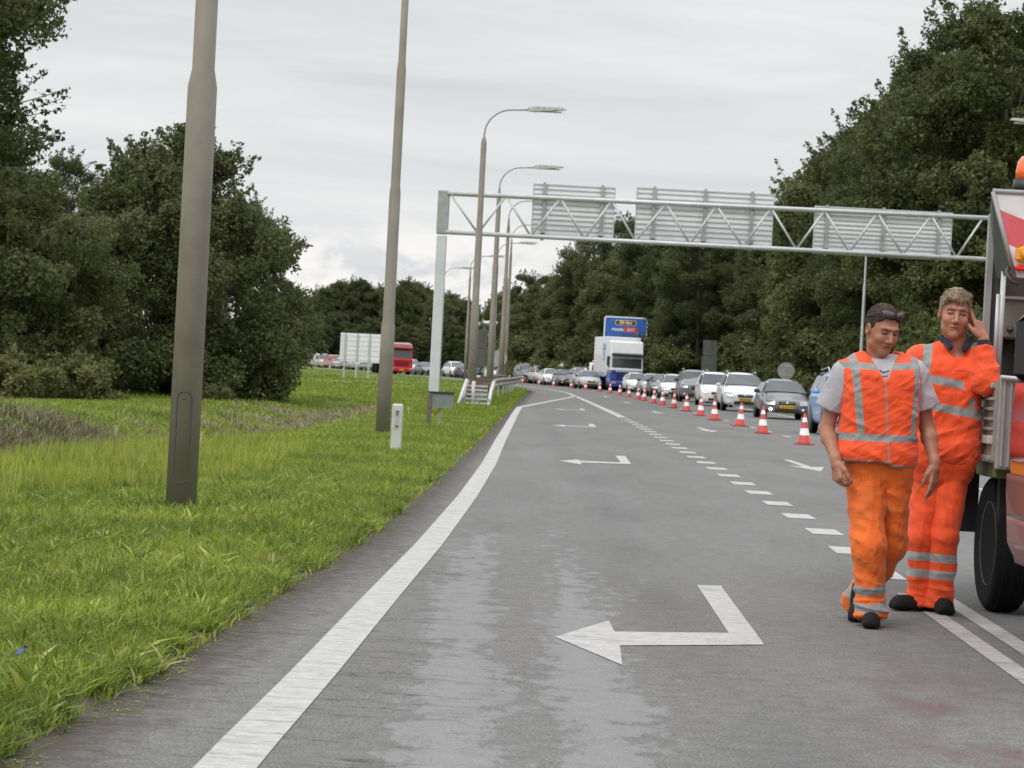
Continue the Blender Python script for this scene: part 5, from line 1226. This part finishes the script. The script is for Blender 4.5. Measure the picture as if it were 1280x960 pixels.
def add_head(F, c, M, s, long=1.0):
    W = lambda x, y, z: c+s*(x*M[0]+y*M[1]+z*long*M[2])
    E = lambda x, y, z, r, k=.015, op='add': F.ell(W(x, y, z), np.array(r)*s, k, M, op)
    E(0, -.018, .028, (.077, .096, .092)); E(0, .022, -.02, (.066, .070, .088), .03); E(0, .030, -.068, (.047, .052, .046), .03); F.ell(W(0, .070, -.098), np.array((.022, .021, .020))*s, .025, M)
    F.cone(W(-.046, .02, -.075), W(0, .06, -.10), .019*s, .018*s, .02); F.cone(W(.046, .02, -.075), W(0, .06, -.10), .019*s, .018*s, .02)
    for g_ in (-1, 1):
        F.cone(W(g_*.012, .088, .030), W(g_*.045, .072, .026), .0115*s, .009*s, .012)           # brow
        E(g_*.031, .098, .005, (.019, .017, .014), .010, 'sub')                                    # eye socket
        E(g_*.031, .0725, .003, (.0135, .0135, .0115), .004)                                           # eyeball and lids
        E(g_*.038, .062, -.030, (.024, .022, .022), .02)                                              # cheek
        E(g_*.079, -.008, -.008, (.010, .020, .033), .006); E(g_*.084, -.004, -.006, (.005, .010, .018), .004, 'sub')
        E(g_*.012, .096, -.036, (.0095, .010, .008), .006)
    F.cone(W(0, .086, .018), W(0, .111, -.030), .0075*s, .0125*s, .010)
    F.cone(W(-.020, .083, -.060), W(0, .0905, -.058), .0055*s, .0065*s, .006); F.cone(W(.020, .083, -.060), W(0, .0905, -.058), .0055*s, .0065*s, .006)
    F.cone(W(-.017, .083, -.071), W(.017, .083, -.071), .0070*s, .0070*s, .007); F.cone(W(-.018, .092, -.0655), W(.018, .092, -.0655), .0022*s, .0022*s, .003, op='sub')
    return W
def head_attrs(V, c, M, s, long=1.0):
    q = (V-c)@M.T/s; x, y, z = np.abs(q[:, 0]), q[:, 1], q[:, 2]/long; fr = y > .045
    big = np.full(len(V), 1.0)
    brow = np.where(fr, np.hypot((x-.032)/2.6, z-.027+.10*(.032-x))-.0062, 1)
    lid = np.where(fr & (y < .10), np.hypot(np.maximum(np.abs(x-.031)-.012, 0), z-.0030)-.0052, 1)
    lip = np.where(fr & (y > .07), np.hypot(np.maximum(x-.013, 0)/1.4, z+.0655)-.0095, 1)
    lipl = np.where(fr & (y > .06), np.hypot(np.maximum(x-.019, 0), z+.0655)-.0022, 1)
    nos = np.where(fr & (y > .07), np.hypot(x-.0075, z+.0435)-.0038, 1)
    far_ = (np.linalg.norm(q, axis=1) > .17)
    for a in (brow, lid, lip, lipl, nos): a[far_] = 1
    stub = np.where((z < -.035) & (z > -.13) & (y > -.01), 0, 1); stub[far_] = 1
    return dict(brow=brow, lid=lid, lip=lip, lipl=np.minimum(lipl, nos))
def skin_mat(name, base, brow):
    g = NG(name, .52); g.b.inputs['Subsurface Weight'].default_value = .12; g.b.inputs['Subsurface Radius'].default_value = (.012, .005, .003)
    c = g.mix(tuple(base), (base[0]*1.02, base[1]*.82, base[2]*.78), g.ramp(g.noise(16, detail=4), [(.4, 0.0), (.65, .8)]))
    c = g.mix(c, (base[0]*.86, base[1]*.60, base[2]*.55), g.math('LESS_THAN', g.attr('lip').outputs['Fac'], 0.0))
    c = g.mix(c, tuple(brow), g.rng(g.attr('brow').outputs['Fac'], .003, -.003, 0.0, .75))
    c = g.mix(c, (.06, .032, .024), g.rng(g.attr('lid').outputs['Fac'], .0015, -.0012, 0.0, .9))
    c = g.mix(c, (base[0]*.4, base[1]*.25, base[2]*.2), g.rng(g.attr('lipl').outputs['Fac'], .001, -.001, 0.0, .8))
    g.bump(g.noise(160, detail=3), .12, .002); return g.color(c)
def add_hand(F, w, d, n, side, curls, s=1.0, spread=.10, thumb=(.5, .4), palmw=1.0):
    """w wrist, d direction of the palm, n palm normal (fingers curl towards it), side = direction of the thumb"""
    d = np.array(d, float); d /= np.linalg.norm(d); n = np.array(n, float); n -= d*(n@d); n /= np.linalg.norm(n); b = np.array(side, float); b -= d*(b@d)+n*(b@n); b /= np.linalg.norm(b)
    w = np.array(w, float); L_ = (.078, .086, .080, .064); off = (.030, .010, -.010, -.029); kn = (.090, .094, .090, .082)
    F.cone(w-d*.02*s, w+d*.02*s, .027*s, .028*s, .02)
    for i in range(4):
        k0 = w+s*(d*kn[i]+b*off[i]); F.cone(w+s*(d*.022+b*off[i]*.55), k0, .0165*s, .0125*s, .012)
    for i in range(4):
        k0 = w+s*(d*kn[i]+b*off[i]); a = curls[i]; p = k0; ang = spread*(1.5-i)*.6
        dd = d*math.cos(ang)+b*math.sin(ang); th = 0.0
        for j, (fr_, r0_, r1_) in enumerate(((.46, .0102, .0090), (.30, .0090, .0080), (.24, .0080, .0066))):
            th += a*(.9, 1.1, .7)[j]; v = dd*math.cos(th)+n*math.sin(th); q_ = p+v*L_[i]*fr_*s; F.cone(p, q_, r0_*s, r1_*s, .004); p = q_
    t0 = w+s*(d*.025+b*.026+n*.006); t1 = t0+s*(.040*(d*.75+b*thumb[0]+n*.30)); t2 = t1+s*(.034*(d*.95+b*thumb[0]*.25+n*thumb[1])); t3 = t2+s*(.026*(d*.95-b*.1+n*thumb[1]*1.2))
    F.cone(t0, t1, .0175*s, .0135*s, .012); F.cone(t1, t2, .0125*s, .0105*s, .005); F.cone(t2, t3, .0105*s, .0085*s, .004)
def shoe(name, at_, ang, matl, sole, parent, s=1.0, pitch=0.0):
    F = Field((-.20, -.12, -.03), (.26, .12, .2), .005)
    F.rbox((.03, 0, .018), (.145, .048, .018), .014); F.ell((.10, 0, .045), (.075, .050, .042), .03); F.ell((-.05, 0, .055), (.07, .043, .055), .03); F.cone((-.06, 0, .06), (-.065, 0, .14), .048, .046, .03); F.cone((.02, 0, .05), (-.03, 0, .10), .042, .040, .03)
    V, Q = F.surf(); V = relax(V, Q, 1); V = V*s; z = V[:, 2].copy(); st = z-.022
    c, s2 = math.cos(pitch), math.sin(pitch); x = V[:, 0]*c-V[:, 2]*s2; zz = V[:, 0]*s2+V[:, 2]*c; V[:, 0] = x; V[:, 2] = zz-zz.min()
    c, s2 = math.cos(ang), math.sin(ang); V = np.stack([V[:, 0]*c-V[:, 1]*s2, V[:, 0]*s2+V[:, 1]*c, V[:, 2]], 1)+np.array(at_)
    return fmesh(name, V, Q, matl, parent, dict(stripe=np.abs(z-.012)-.010))
ORANGE = (.86, .085, .012); GREYS = (.27, .28, .275)
SHOE = cloth_mat('shoe_leather', (.012, .009, .008), (.005, .005, .005), rough=.8)
SHOE.node_tree.nodes['Principled BSDF'].inputs['Sheen Weight'].default_value = 0; SHOE.node_tree.nodes['Principled BSDF'].inputs['Specular IOR Level'].default_value = .25
A_ = np.array
# ---------------------------------------------------------- man in the vest
Y1 = 14.5; O1 = A_(at(1088, 784, Y1)); O1[2] = 0.0
def P1(px, py, dy=0.0): p = at(px, py, Y1+dy); return A_((p.x, p.y, p.z))-O1
man = empty('person', tuple(O1), 'man in orange vest over a grey shirt walking forward, looking down, sunglasses on his head', 'person', 'road workers in orange')
H1 = P1(1103, 411.5, -.03); M1 = head_frame(math.radians(22), math.radians(20), math.radians(3)); s1 = 1.10
F = Field((-.36, -.34, -.02), (.42, .62, 1.86), .0037)
add_head(F, H1, M1, s1)
F.cone(P1(1098, 462, .03), H1+s1*(-.025*M1[1]-.06*M1[2]), .068, .060, .03)
F.rbox((P1(1099, 510)+P1(1099, 515))/2+A_((0, .02, 0)), (.17, .10, .27), .09, .03); F.cone(P1(1060, 468, .02), P1(1140, 468, .02), .05, .05, .03)
F.cone(P1(1084, 590, .03), P1(1114, 590, .03), .10, .10, .04)
sR, eR, wR = P1(1052, 470, .02), P1(1033, 536, .05), P1(1045, 574, -.09); sL, eL, wL = P1(1146, 469, .03), P1(1159, 534, .07), P1(1168, 578, -.03)
for a, b, c in ((sR, eR, wR), (sL, eL, wL)):
    F.cone(a, b, .050, .043, .02); f = b+(c-b)*.30; F.cone(b, f, .042, .045, .02); F.cone(f, c, .045, .029, .02)
add_hand(F, wR+A_((0, -.01, -.012)), (.12, -.25, -1), (.75, .35, 0), (.45, -1, 0), (.75, .8, .9, 1.0), 1.12, .06)
add_hand(F, wL+A_((.0, -.005, -.012)), (.03, -.10, -1), (-.6, .5, 0), (-.7, -.8, 0), (.22, .28, .34, .42), 1.12, .16)
hR, kR, aR = P1(1082, 600, .02), P1(1086, 682, -.07), P1(1088, 757, -.0); hL, kL, aL = P1(1116, 600, .04), P1(1113, 680, .12), P1(1076, 748, .42)
for a, b, c in ((hR, kR, aR), (hL, kL, aL)): F.cone(a, b, .075, .052, .02); F.cone(b, c, .052, .036, .02)
V, Q = F.surf(); V = relax(V, Q, 1, .45); at_ = head_attrs(V, H1, M1, s1)
SK1 = skin_mat('skin_tanned', (.36, .17, .105), (.04, .022, .016))
bodo = fmesh('body', V, Q, SK1, man, at_)
# hair: short and dark, with sideburns
def hair(name, H, M, s, hl, grow, matl, parent, tuft, seed, h=.003, fringe=None, strand=.016):
    lo, hi = H-.19, H+.19; F = Field(lo, hi, h); W = lambda x, y, z: H+s*(x*M[0]+y*M[1]+z*M[2])
    F.ell(W(0, -.020, .034), A_((.080, .099, .094))*s+grow, .01, M)
    def cut(P):
        q = (P-H)@M.T/s; return (q[..., 2]-np.interp(q[..., 1], [p[0] for p in hl], [p[1] for p in hl])-.006*np.sin(q[..., 0]*160))
    F.put(lambda P: np.maximum(-1e9, cut(P)*s)*1.0, lo, hi, .004, 'sub') if False else None
    sl, P = F._blk(lo, hi, .0); F.D[sl] = np.maximum(F.D[sl], (-cut(P)*s).astype(np.float32))
    if fringe is not None:
        for a, b, ra, rb in fringe: F.cone(W(*a), W(*b), ra*s, rb*s, .012)
    V, Q = F.surf(); V = relax(V, Q, 1, .5); N_ = normals(V, Q); q = (V-H)@M.T
    d = A_([mnoise.noise(Vector((x*55+z*25+seed, y*30, z*26)))+.6*mnoise.noise(Vector((x*130+z*60, y*60+seed, z*45))) for x, y, z in q])
    V = V+N_*(d*tuft*.6)[:, None]; rg = np.random.default_rng(seed); ns = 5200
    k = rg.integers(0, len(V), ns); k = k[((V[k]-H)@M[2]/s > -.06)]; ns = len(k); n0 = N_[k]; L_ = strand*rg.uniform(.6, 1.3, ns)[:, None]
    qk = (V[k]-H)@M.T/s; comb = np.stack([np.sign(qk[:, 0]+.02)*(.35+np.abs(qk[:, 0])*4), .55*(qk[:, 1] > .0)-.5*(qk[:, 1] <= .0), -.5-.6*(np.abs(qk[:, 0]) > .055)], 1)+rg.normal(0, .22, (ns, 3))
    comb = comb@M; comb = comb-n0*(comb*n0).sum(1)[:, None]; comb /= np.linalg.norm(comb, axis=1)[:, None]+1e-9
    sd_ = np.cross(comb, n0); w_ = sd_*.0016*s; a = V[k]-n0*.001; b = a+comb*L_*.5+n0*L_*.12; c = a+comb*L_-n0*L_*.02
    VV = np.stack([a-w_, a+w_, b+w_, b-w_, c], 1).reshape(-1, 3); base = len(V)+np.arange(ns)*5
    loops = np.concatenate([Q.ravel(), (base[:, None]+np.array([0, 1, 2, 3, 3, 2, 4])[None]).ravel()]); st0 = np.arange(len(Q))*4
    starts = np.concatenate([st0, (len(Q)*4+np.arange(ns)[:, None]*7+np.array([0, 4])[None]).ravel()])
    me = mesh_np(name, np.concatenate([V, VV]), loops, starts, True); return link(name, me, matl, parent)
def hair_mat(name, a, b):
    g = NG(name, .75); g.b.inputs['Specular IOR Level'].default_value = .15; n = g.noise(120, (1.6, .5, .35), detail=4, rough=.7); c = g.ramp(n, [(.3, a), (.7, b)]); g.bump(n, .9, .004); return g.color(c)
hair('hair', H1, M1, s1, [(-.12, -.075), (-.04, -.05), (.005, -.015), (.022, -.012), (.034, .042), (.055, .070), (.075, .090), (.11, .10)], .002, hair_mat('hair_dark', (.022, .014, .010), (.095, .062, .044)), man, .004, 3)
# sunglasses pushed up on the head
gl = empty('sunglasses', tuple(O1+H1), 'dark sunglasses pushed up onto the short dark hair of the man in the vest', 'sunglasses')
W = lambda x, y, z: Vector(s1*(x*M1[0]+y*M1[1]+z*M1[2]))
for g_ in (-1, 1):
    m = MB(); V_ = []; n_ = 14
    for (dy, sc_) in ((0.0, .9), (.004, 1.0), (.007, .85)):
        for k in range(n_):
            a = 2*math.pi*k/n_; ux = g_*.036+.030*sc_*math.copysign(abs(math.cos(a))**.7, math.cos(a)); uz = .016*sc_*math.copysign(abs(math.sin(a))**.8, math.sin(a))
            V_.append(W(ux, .082+dy-abs(ux)**2*6.5-uz*.55, .104+uz))
    F_ = [(i*n_+k, i*n_+(k+1) % n_, (i+1)*n_+(k+1) % n_, (i+1)*n_+k) for i in range(2) for k in range(n_)]+[tuple(range(n_))[::-1], tuple(range(2*n_, 3*n_))]
    m.add(V_, F_, True); m.build('lens', mat('sunglass_lens', (.03, .033, .045), .15, spec=.8), gl)
    m = MB(); m.tube([W(g_*.064, .060, .106), W(g_*.083, .02, .085), W(g_*.088, -.03, .05)], .0035, 6); m.build('temple', BLK, gl)
m = MB(); m.tube([W(-.008, .085, .112), W(.008, .085, .112)], .0035, 6); m.build('bridge', BLK, gl)
# grey T-shirt
F = Field((-.40, -.30, .75), (.42, .36, 1.62), .005)
F.rbox((P1(1099, 515))+A_((0, .02, 0)), (.198, .128, .295), .11, .03)
for a, b in ((P1(1090, 455, .03), P1(1056, 468, .03)), (P1(1108, 455, .03), P1(1142, 467, .03))): F.cone(a, b, .060, .070, .04)
F.cone(P1(1098, 466, .02), P1(1099, 452, .02), .085, .078, .03, flat=1)
cR = sR+(eR-sR)*.62+A_((-.012, .01, 0)); cL = sL+(eL-sL)*.60+A_((.012, .01, 0))
F.cone(sR+A_((.01, 0, .004)), cR, .068, .086, .03, flat=1); F.cone(sL+A_((-.01, 0, .004)), cL, .068, .084, .03, flat=1)
V, Q = F.surf(); V = relax(V, Q, 1); V = folds(V, Q, .011, 7, (1.2, 1, .7), .5, 4.0)
ptn = np.minimum.reduce([seg2(V, P1(1097, 463), P1(1101, 466))-.004, seg2(V, P1(1101, 466), P1(1108, 463.5))-.004, seg2(V, P1(1099, 471), P1(1106, 470))-.003]); ptn[V[:, 1] > 0] = 1
fmesh('tshirt', V, Q, cloth_mat('tshirt_grey', (.40, .385, .42), (.03, .03, .04), rough=.85), man, dict(stripe=ptn))
# vest
F = Field((-.32, -.30, .80), (.34, .36, 1.62), .0045)
F.rbox(P1(1099, 520)+A_((.0, .02, 0)), (.218, .148, .315), .115, .03)
for a, b in ((P1(1088, 452, .03), P1(1060, 464, .03)), (P1(1112, 452, .03), P1(1140, 463, .03))): F.cone(a, b, .070, .072, .04)
F.ell(P1(1096, 570, -.0), (.225, .155, .13), .05)
# neck opening: a V at the front and the neck hole
tipz = P1(1105, 476)[2]; xc = P1(1103, 470)[0]; tz = P1(1100, 440)[2]
def vneck(Pp):
    wv = .006+.088*np.clip((Pp[..., 2]-tipz)/(tz-tipz), 0, 1.6)**.9; return np.maximum(np.abs(Pp[..., 0]-xc+.10*(Pp[..., 2]-tipz)*0)-wv, np.maximum(tipz-Pp[..., 2], Pp[..., 1]-.05))
F.put(vneck, (-.3, -.3, tipz-.02), (.3, .06, 1.62), .006, 'sub')
F.cone(P1(1098, 475, .03), P1(1099, 430, .03), .075, .095, .01, op='sub')
# arm holes
for g_, xx in ((-1, P1(1050, 480)[0]), (1, P1(1150, 480)[0])): F.put(lambda Pp, g_=g_, xx=xx: -(g_*(Pp[..., 0]-xx)), (-.5, -.5, P1(1100, 512)[2]) , (.5, .5, 1.7), .01, 'add') if False else None
sl, Pp = F._blk(A_((-.5, -.5, .7)), A_((.5, .5, 1.7)), 0)
xL = np.interp(Pp[..., 2], [P1(1052, 505)[2], P1(1052, 490)[2], P1(1050, 460)[2]], [-1, P1(1052, 490)[0], P1(1044, 452)[0]]); xR = np.interp(Pp[..., 2], [P1(1146, 505)[2], P1(1146, 490)[2], P1(1150, 460)[2]], [1, P1(1149, 490)[0], P1(1154, 452)[0]])
hem = P1(1100, 577)[2]+.030*np.sin((Pp[..., 0]+.12)*9)*0-.045*np.clip((Pp[..., 0]-.035)/.02, 0, 1)*.45
F.D[sl] = np.maximum.reduce([F.D[sl], (xL-Pp[..., 0]).astype(np.float32), (Pp[..., 0]-xR).astype(np.float32), (hem-Pp[..., 2]).astype(np.float32)])
V, Q = F.surf(); V = relax(V, Q, 1); V = folds(V, Q, .010, 5.2, (.7, .8, 2.2), .35, 1.0); V = folds(V, Q, .005, 11, (.7, 1, 2), -.5, 7.0)
S_ = lambda a, b, w_: seg2(V, a, b)-w_
hw = .0205
st_ = np.minimum.reduce([S_(P1(1064, 440), P1(1067, 470), hw), S_(P1(1067, 470), P1(1073, 545), hw), S_(P1(1143, 442), P1(1144, 470), hw), S_(P1(1144, 470), P1(1137, 548), hw*.8),
    S_(P1(1040, 455), P1(1100, 459), hw*.9), S_(P1(1106, 459), P1(1160, 456), hw*.9), S_(P1(1040, 544), P1(1090, 547), hw), S_(P1(1090, 547), P1(1160, 549), hw)])
zip_ = np.where(V[:, 1] < 0, np.minimum(S_(P1(1103, 478), P1(1105, 545), .005), S_(P1(1105, 545), P1(1107, 580), .005)), 1)
edge_ = np.minimum(V[:, 2]-np.interp(V[:, 0], [-1, .035, .055, 1], [P1(1100, 577)[2], P1(1100, 577)[2], P1(1100, 577)[2]-.02, P1(1100, 577)[2]-.02])-.008, 1)
logo = np.where(V[:, 1] < 0, S_(P1(1122, 487), P1(1134, 487), .005), 1)
fmesh('vest', V, Q, cloth_mat('vest_orange', ORANGE, GREYS, extra=[('zip', (.30, .20, .18)), ('logo', (.55, .06, .03))]), man, dict(stripe=st_, zip=np.minimum(zip_, edge_), logo=logo))
# trousers
F = Field((-.36, -.32, .0), (.36, .70, 1.12), .005)
F.cone(P1(1084, 590, .03), P1(1114, 590, .03), .125, .12, .04); F.rbox(P1(1098, 575, .03), (.185, .125, .09), .08, .04)
F.cone(hR, kR, .108, .092, .012); F.cone(kR, aR+A_((0, 0, .0)), .090, .076, .03); F.cone(aR+A_((0, 0, .03)), aR+A_((.0, -.02, -.065)), .082, .088, .02, flat=1)
F.cone(hL, kL, .104, .088, .012); F.cone(kL, aL, .086, .076, .03); F.cone(aL+(kL-aL)*.1, aL-(kL-aL)*.13, .082, .088, .02, flat=1)
V, Q = F.surf(); V = relax(V, Q, 1)
mk = np.clip((V[:, 2]-.05)/.1, .2, 1); V = folds(V, Q, .012, 5.0, (.8, 1, 1.9), .6, 2.0, mask=mk); V = folds(V, Q, .006, 13, (1, 1, .5), .25, 9.0)
low = np.clip((.34-V[:, 2])/.25, 0, 1); V = folds(V, Q, .016, 11, (.3, .3, 1.7), .15, 5.0, mask=low)
dl = lambda a, b: None
def legstripe(V, k, a, t0s, hwz, sel):
    ax = a-k; L_ = np.linalg.norm(ax); ax = ax/L_; t = (V-k)@ax; r = np.linalg.norm(V-k-t[:, None]*ax, axis=1); d = np.full(len(V), 1.0)
    for t0 in t0s: d = np.minimum(d, np.where(r < sel, np.abs(t-t0*L_)-hwz, 1))
    return d
ys = V[:, 1]
stA = np.where(ys < .17, legstripe(V, kR, aR, (.70, .97), .025, .2), 1); stB = np.where(ys > .17, legstripe(V, kL, aL, (.70, .92), .025, .2), 1)
sg_ = lambda a, b: seg2(V, P1(*a), P1(*b))-.0028
seam = np.minimum.reduce([sg_((1072, 590), (1076, 606)), sg_((1076, 606), (1088, 608)), sg_((1088, 608), (1092, 622)), sg_((1098, 590), (1099, 622)), sg_((1066, 645), (1092, 650)), sg_((1124, 588), (1132, 610))]); seam[V[:, 1] > .05] = 1
fmesh('trousers', V, Q, cloth_mat('trousers_worn_orange', (.80, .145, .012), (.27, .275, .28), dirt=(.22, .11, .05, .5, 6), extra=[('seam', (.52, .105, .008))]), man, dict(stripe=np.minimum(stA, stB), seam=seam))
p = P1(1088, 783, -.02); shoe('shoe', (p[0]-.005, -.03, .0), -math.pi/2-.08, SHOE, None, man, .98)
shoe('shoe', (aL[0]-.03, aL[1]-.11, .005), -math.pi/2-.2, SHOE, None, man, .9, -.30)

# ---------------------------------------------------------- man leaning on the truck
Y2 = 15.62; O2 = A_(at(1160, 766, Y2)); O2[2] = 0.0
def P2(px, py, dy=0.0): p = at(px, py, Y2+dy); return A_((p.x, p.y, p.z))-O2
man2 = empty('person', tuple(O2), 'fair haired man in orange work suit with navy collar, raised hand at his ear', 'person', 'road workers in orange')
H2 = P2(1194, 391.5, -.04); M2 = head_frame(math.radians(-4), math.radians(7), math.radians(4)); s2 = 1.17
F = Field((-.32, -.42, -.02), (.50, .36, 2.05), .0038)
add_head(F, H2, M2, s2, 1.06)
F.cone(P2(1195, 446, .03), H2+s2*(-.02*M2[1]-.06*M2[2]), .078, .070, .03)
F.rbox(P2(1183, 508, .03), (.18, .11, .33), .09, .03); F.cone(P2(1155, 448, .03), P2(1216, 448, .03), .055, .055, .03); F.cone(P2(1163, 590, .04), P2(1190, 590, .04), .10, .10, .04)
sR, eR, wR = P2(1150, 448, .04), P2(1140, 512, .10), P2(1152, 566, .02); sL, eL, wL = P2(1221, 448, .02), P2(1233, 477, -.15), P2(1229, 423, -.10)
for a, b, c in ((sR, eR, wR), (sL, eL, wL)): F.cone(a, b, .052, .045, .02); F.cone(b, c, .045, .030, .02)
add_hand(F, wR, (.1, -.1, -1), (.3, 1, 0), (1, -.3, 0), (.3, .35, .4, .5), 1.1, .12)
fd = P2(1221, 397, -.080)-wL
add_hand(F, wL, fd, (-.60, .55, .0), (-.75, -.65, 0), (.02, .95, 1.15, 1.25), 1.12, .03, thumb=(.45, .45))
hR2, kR2, aR2 = P2(1160, 598, .05), P2(1151, 672, -.0), P2(1149, 742, .06); hL2, kL2, aL2 = P2(1189, 598, .03), P2(1181, 670, -.04), P2(1176, 745, .0)
for a, b, c in ((hR2, kR2, aR2), (hL2, kL2, aL2)): F.cone(a, b, .075, .055, .02); F.cone(b, c, .055, .038, .02)
V, Q = F.surf(); V = relax(V, Q, 1, .45)
fmesh('body', V, Q, skin_mat('skin_fair', (.42, .195, .13), (.13, .075, .045)), man2, head_attrs(V, H2, M2, s2, 1.06))
fr = [((x, .055+.02*(1-abs(x)/.07), .118-abs(x)*.25), (x*1.05-.014, .090-abs(x)*.38, .082-abs(x)*.16-.010*math.sin(x*70)), .013, .006) for x in np.linspace(-.06, .055, 11)]
hair('hair', H2, M2, s2, [(-.12, -.085), (-.04, -.06), (.0, -.012), (.018, -.01), (.036, .040), (.06, .072), (.08, .086), (.12, .094)], .005, hair_mat('hair_fair', (.20, .15, .10), (.46, .37, .26)), man2, .007, 8, .0033, fr, .026)
# polo shirt with long sleeves
F = Field((-.34, -.42, .78), (.50, .40, 1.75), .005)
F.rbox(P2(1182, 515, .03), (.212, .145, .36), .125, .03); F.ell(P2(1180, 560, .02), (.215, .16, .15), .05)
for a, b in ((P2(1186, 437, .03), P2(1155, 449, .04)), (P2(1203, 438, .03), P2(1218, 446, .03))): F.cone(a, b, .070, .078, .04)
F.cone(sR, eR, .082, .072, .04); F.cone(eR, wR, .070, .055, .03, flat=1)
F.cone(sL, eL+A_((.0, .0, .01)), .082, .080, .04); F.cone(eL+A_((.0, 0, .0)), wL+(eL-wL)*.20, .082, .056, .03, flat=1)
F.cone(P2(1196, 460, .0), P2(1197, 415, .0), .045, .088, .012, op='sub')
V, Q = F.surf(); V = relax(V, Q, 1); V = folds(V, Q, .011, 5.0, (.8, 1, 2), -.45, 11.0); V = folds(V, Q, .006, 12, (1, 1, 1), .7, 3.0)
S_ = lambda a, b, w_: seg2(V, a, b)-w_
arm = (np.linalg.norm(V-eL, axis=1) < .13) | (np.linalg.norm(V-(eL+wL)/2, axis=1) < .12)
st_ = np.minimum.reduce([S_(P2(1164, 415), P2(1157, 445), .026), S_(P2(1157, 445), P2(1150, 480), .026), S_(P2(1217, 425), P2(1215, 470), .020), S_(P2(1215, 470), P2(1210, 515), .020),
    S_(P2(1130, 466), P2(1158, 473), .026), S_(P2(1158, 473), P2(1232, 488), .026), S_(P2(1130, 500), P2(1166, 508), .026), S_(P2(1166, 508), P2(1232, 521), .026)])
armst = np.abs((V-eL)@((wL-eL)/np.linalg.norm(wL-eL))-.11)-.022
st_ = np.where(arm & (V[:, 1] < -.04), np.where(V[:, 0] > P2(1240, 450)[0], armst, 1), st_)
plk = np.where(V[:, 1] < .02, S_(P2(1192, 436), P2(1196, 441), .012), 1)
fmesh('shirt', V, Q, cloth_mat('shirt_orange', ORANGE, GREYS, extra=[('dark', (.012, .016, .03)), ('logo', (.45, .05, .05))]), man2, dict(stripe=st_, dark=plk, logo=np.where(V[:, 1] < 0, S_(P2(1190, 463), P2(1203, 464), .004), 1)))
NAVY = cloth_mat('navy_knit', (.012, .018, .035), (.012, .018, .035), rough=.9)
F = Field(P2(1175, 455)-.2, P2(1225, 400)+.2, .005)
for a, b in ((P2(1180, 424, .0), P2(1188, 434, -.085)), (P2(1214, 426, .0), P2(1205, 436, -.085)), (P2(1180, 424, .0), P2(1190, 419, .09)), (P2(1190, 419, .09), P2(1206, 420, .09)), (P2(1206, 420, .09), P2(1214, 426, .0))):
    F.cone(a, b, .026, .018, .015, sc=(.9, .9, 1.25))
V, Q = F.surf(); V = relax(V, Q, 1); fmesh('collar', V, Q, NAVY, man2, dict(stripe=np.ones(len(V))))
F = Field(wL-.12, wL+.12, .004); u = (eL-wL)/np.linalg.norm(eL-wL); F.cone(wL+u*.012, wL+u*.062, .038, .043, .005, flat=2); V, Q = F.surf(); V = relax(V, Q, 1); fmesh('cuff', V, Q, NAVY, man2, dict(stripe=np.ones(len(V))))
m = MB(); m.tube([Vector(wL-u*.010), Vector(wL+u*.006)], .0365, 20, sq=.95); m.build('wristband', mat('gold_band', (.62, .40, .14), .3, metal=.7), man2)
# work trousers
F = Field((-.30, -.30, .0), (.36, .36, 1.12), .005)
F.cone(P2(1162, 588, .04), P2(1190, 588, .04), .125, .125, .04); F.rbox(P2(1178, 574, .03), (.195, .14, .08), .07, .04)
F.cone(hR2, kR2, .098, .076, .010); F.cone(kR2, aR2, .076, .068, .02); F.cone(aR2+A_((0, 0, .03)), aR2-A_((0, .0, .062)), .072, .080, .008, flat=1)
F.cone(hL2, kL2, .100, .080, .010); F.cone(kL2, aL2, .080, .074, .02); F.cone(aL2+A_((0, 0, .03)), aL2-A_((0, .0, .062)), .076, .086, .008, flat=1)
V, Q = F.surf(); V = relax(V, Q, 1); V = folds(V, Q, .009, 5.0, (1, 1, 1.9), .5, 21.0); V = folds(V, Q, .006, 13, (1.2, 1, .4), -.2, 4.0); low = np.clip((.24-V[:, 2])/.2, 0, 1); V = folds(V, Q, .016, 11, (.3, .3, 1.7), .1, 6.0, mask=low)
st_ = np.minimum.reduce([np.abs(V[:, 2]-P2(1160, 696)[2]+.03*(V[:, 0]))-.026, np.abs(V[:, 2]-P2(1160, 717)[2]+.03*(V[:, 0]))-.026])
fmesh('trousers', V, Q, cloth_mat('trousers_orange', (.84, .085, .012), (.36, .37, .365), dirt=(.35, .06, .02, .3, 5)), man2, dict(stripe=st_))
shoe('shoe', tuple(P2(1149, 765, .03)[:2])+(.0,), math.pi+.22, SHOE, None, man2, 1.05)
shoe('shoe', tuple(P2(1176, 765, -.03)[:2])+(.0,), -math.pi/2+.05, SHOE, None, man2, 1.05)
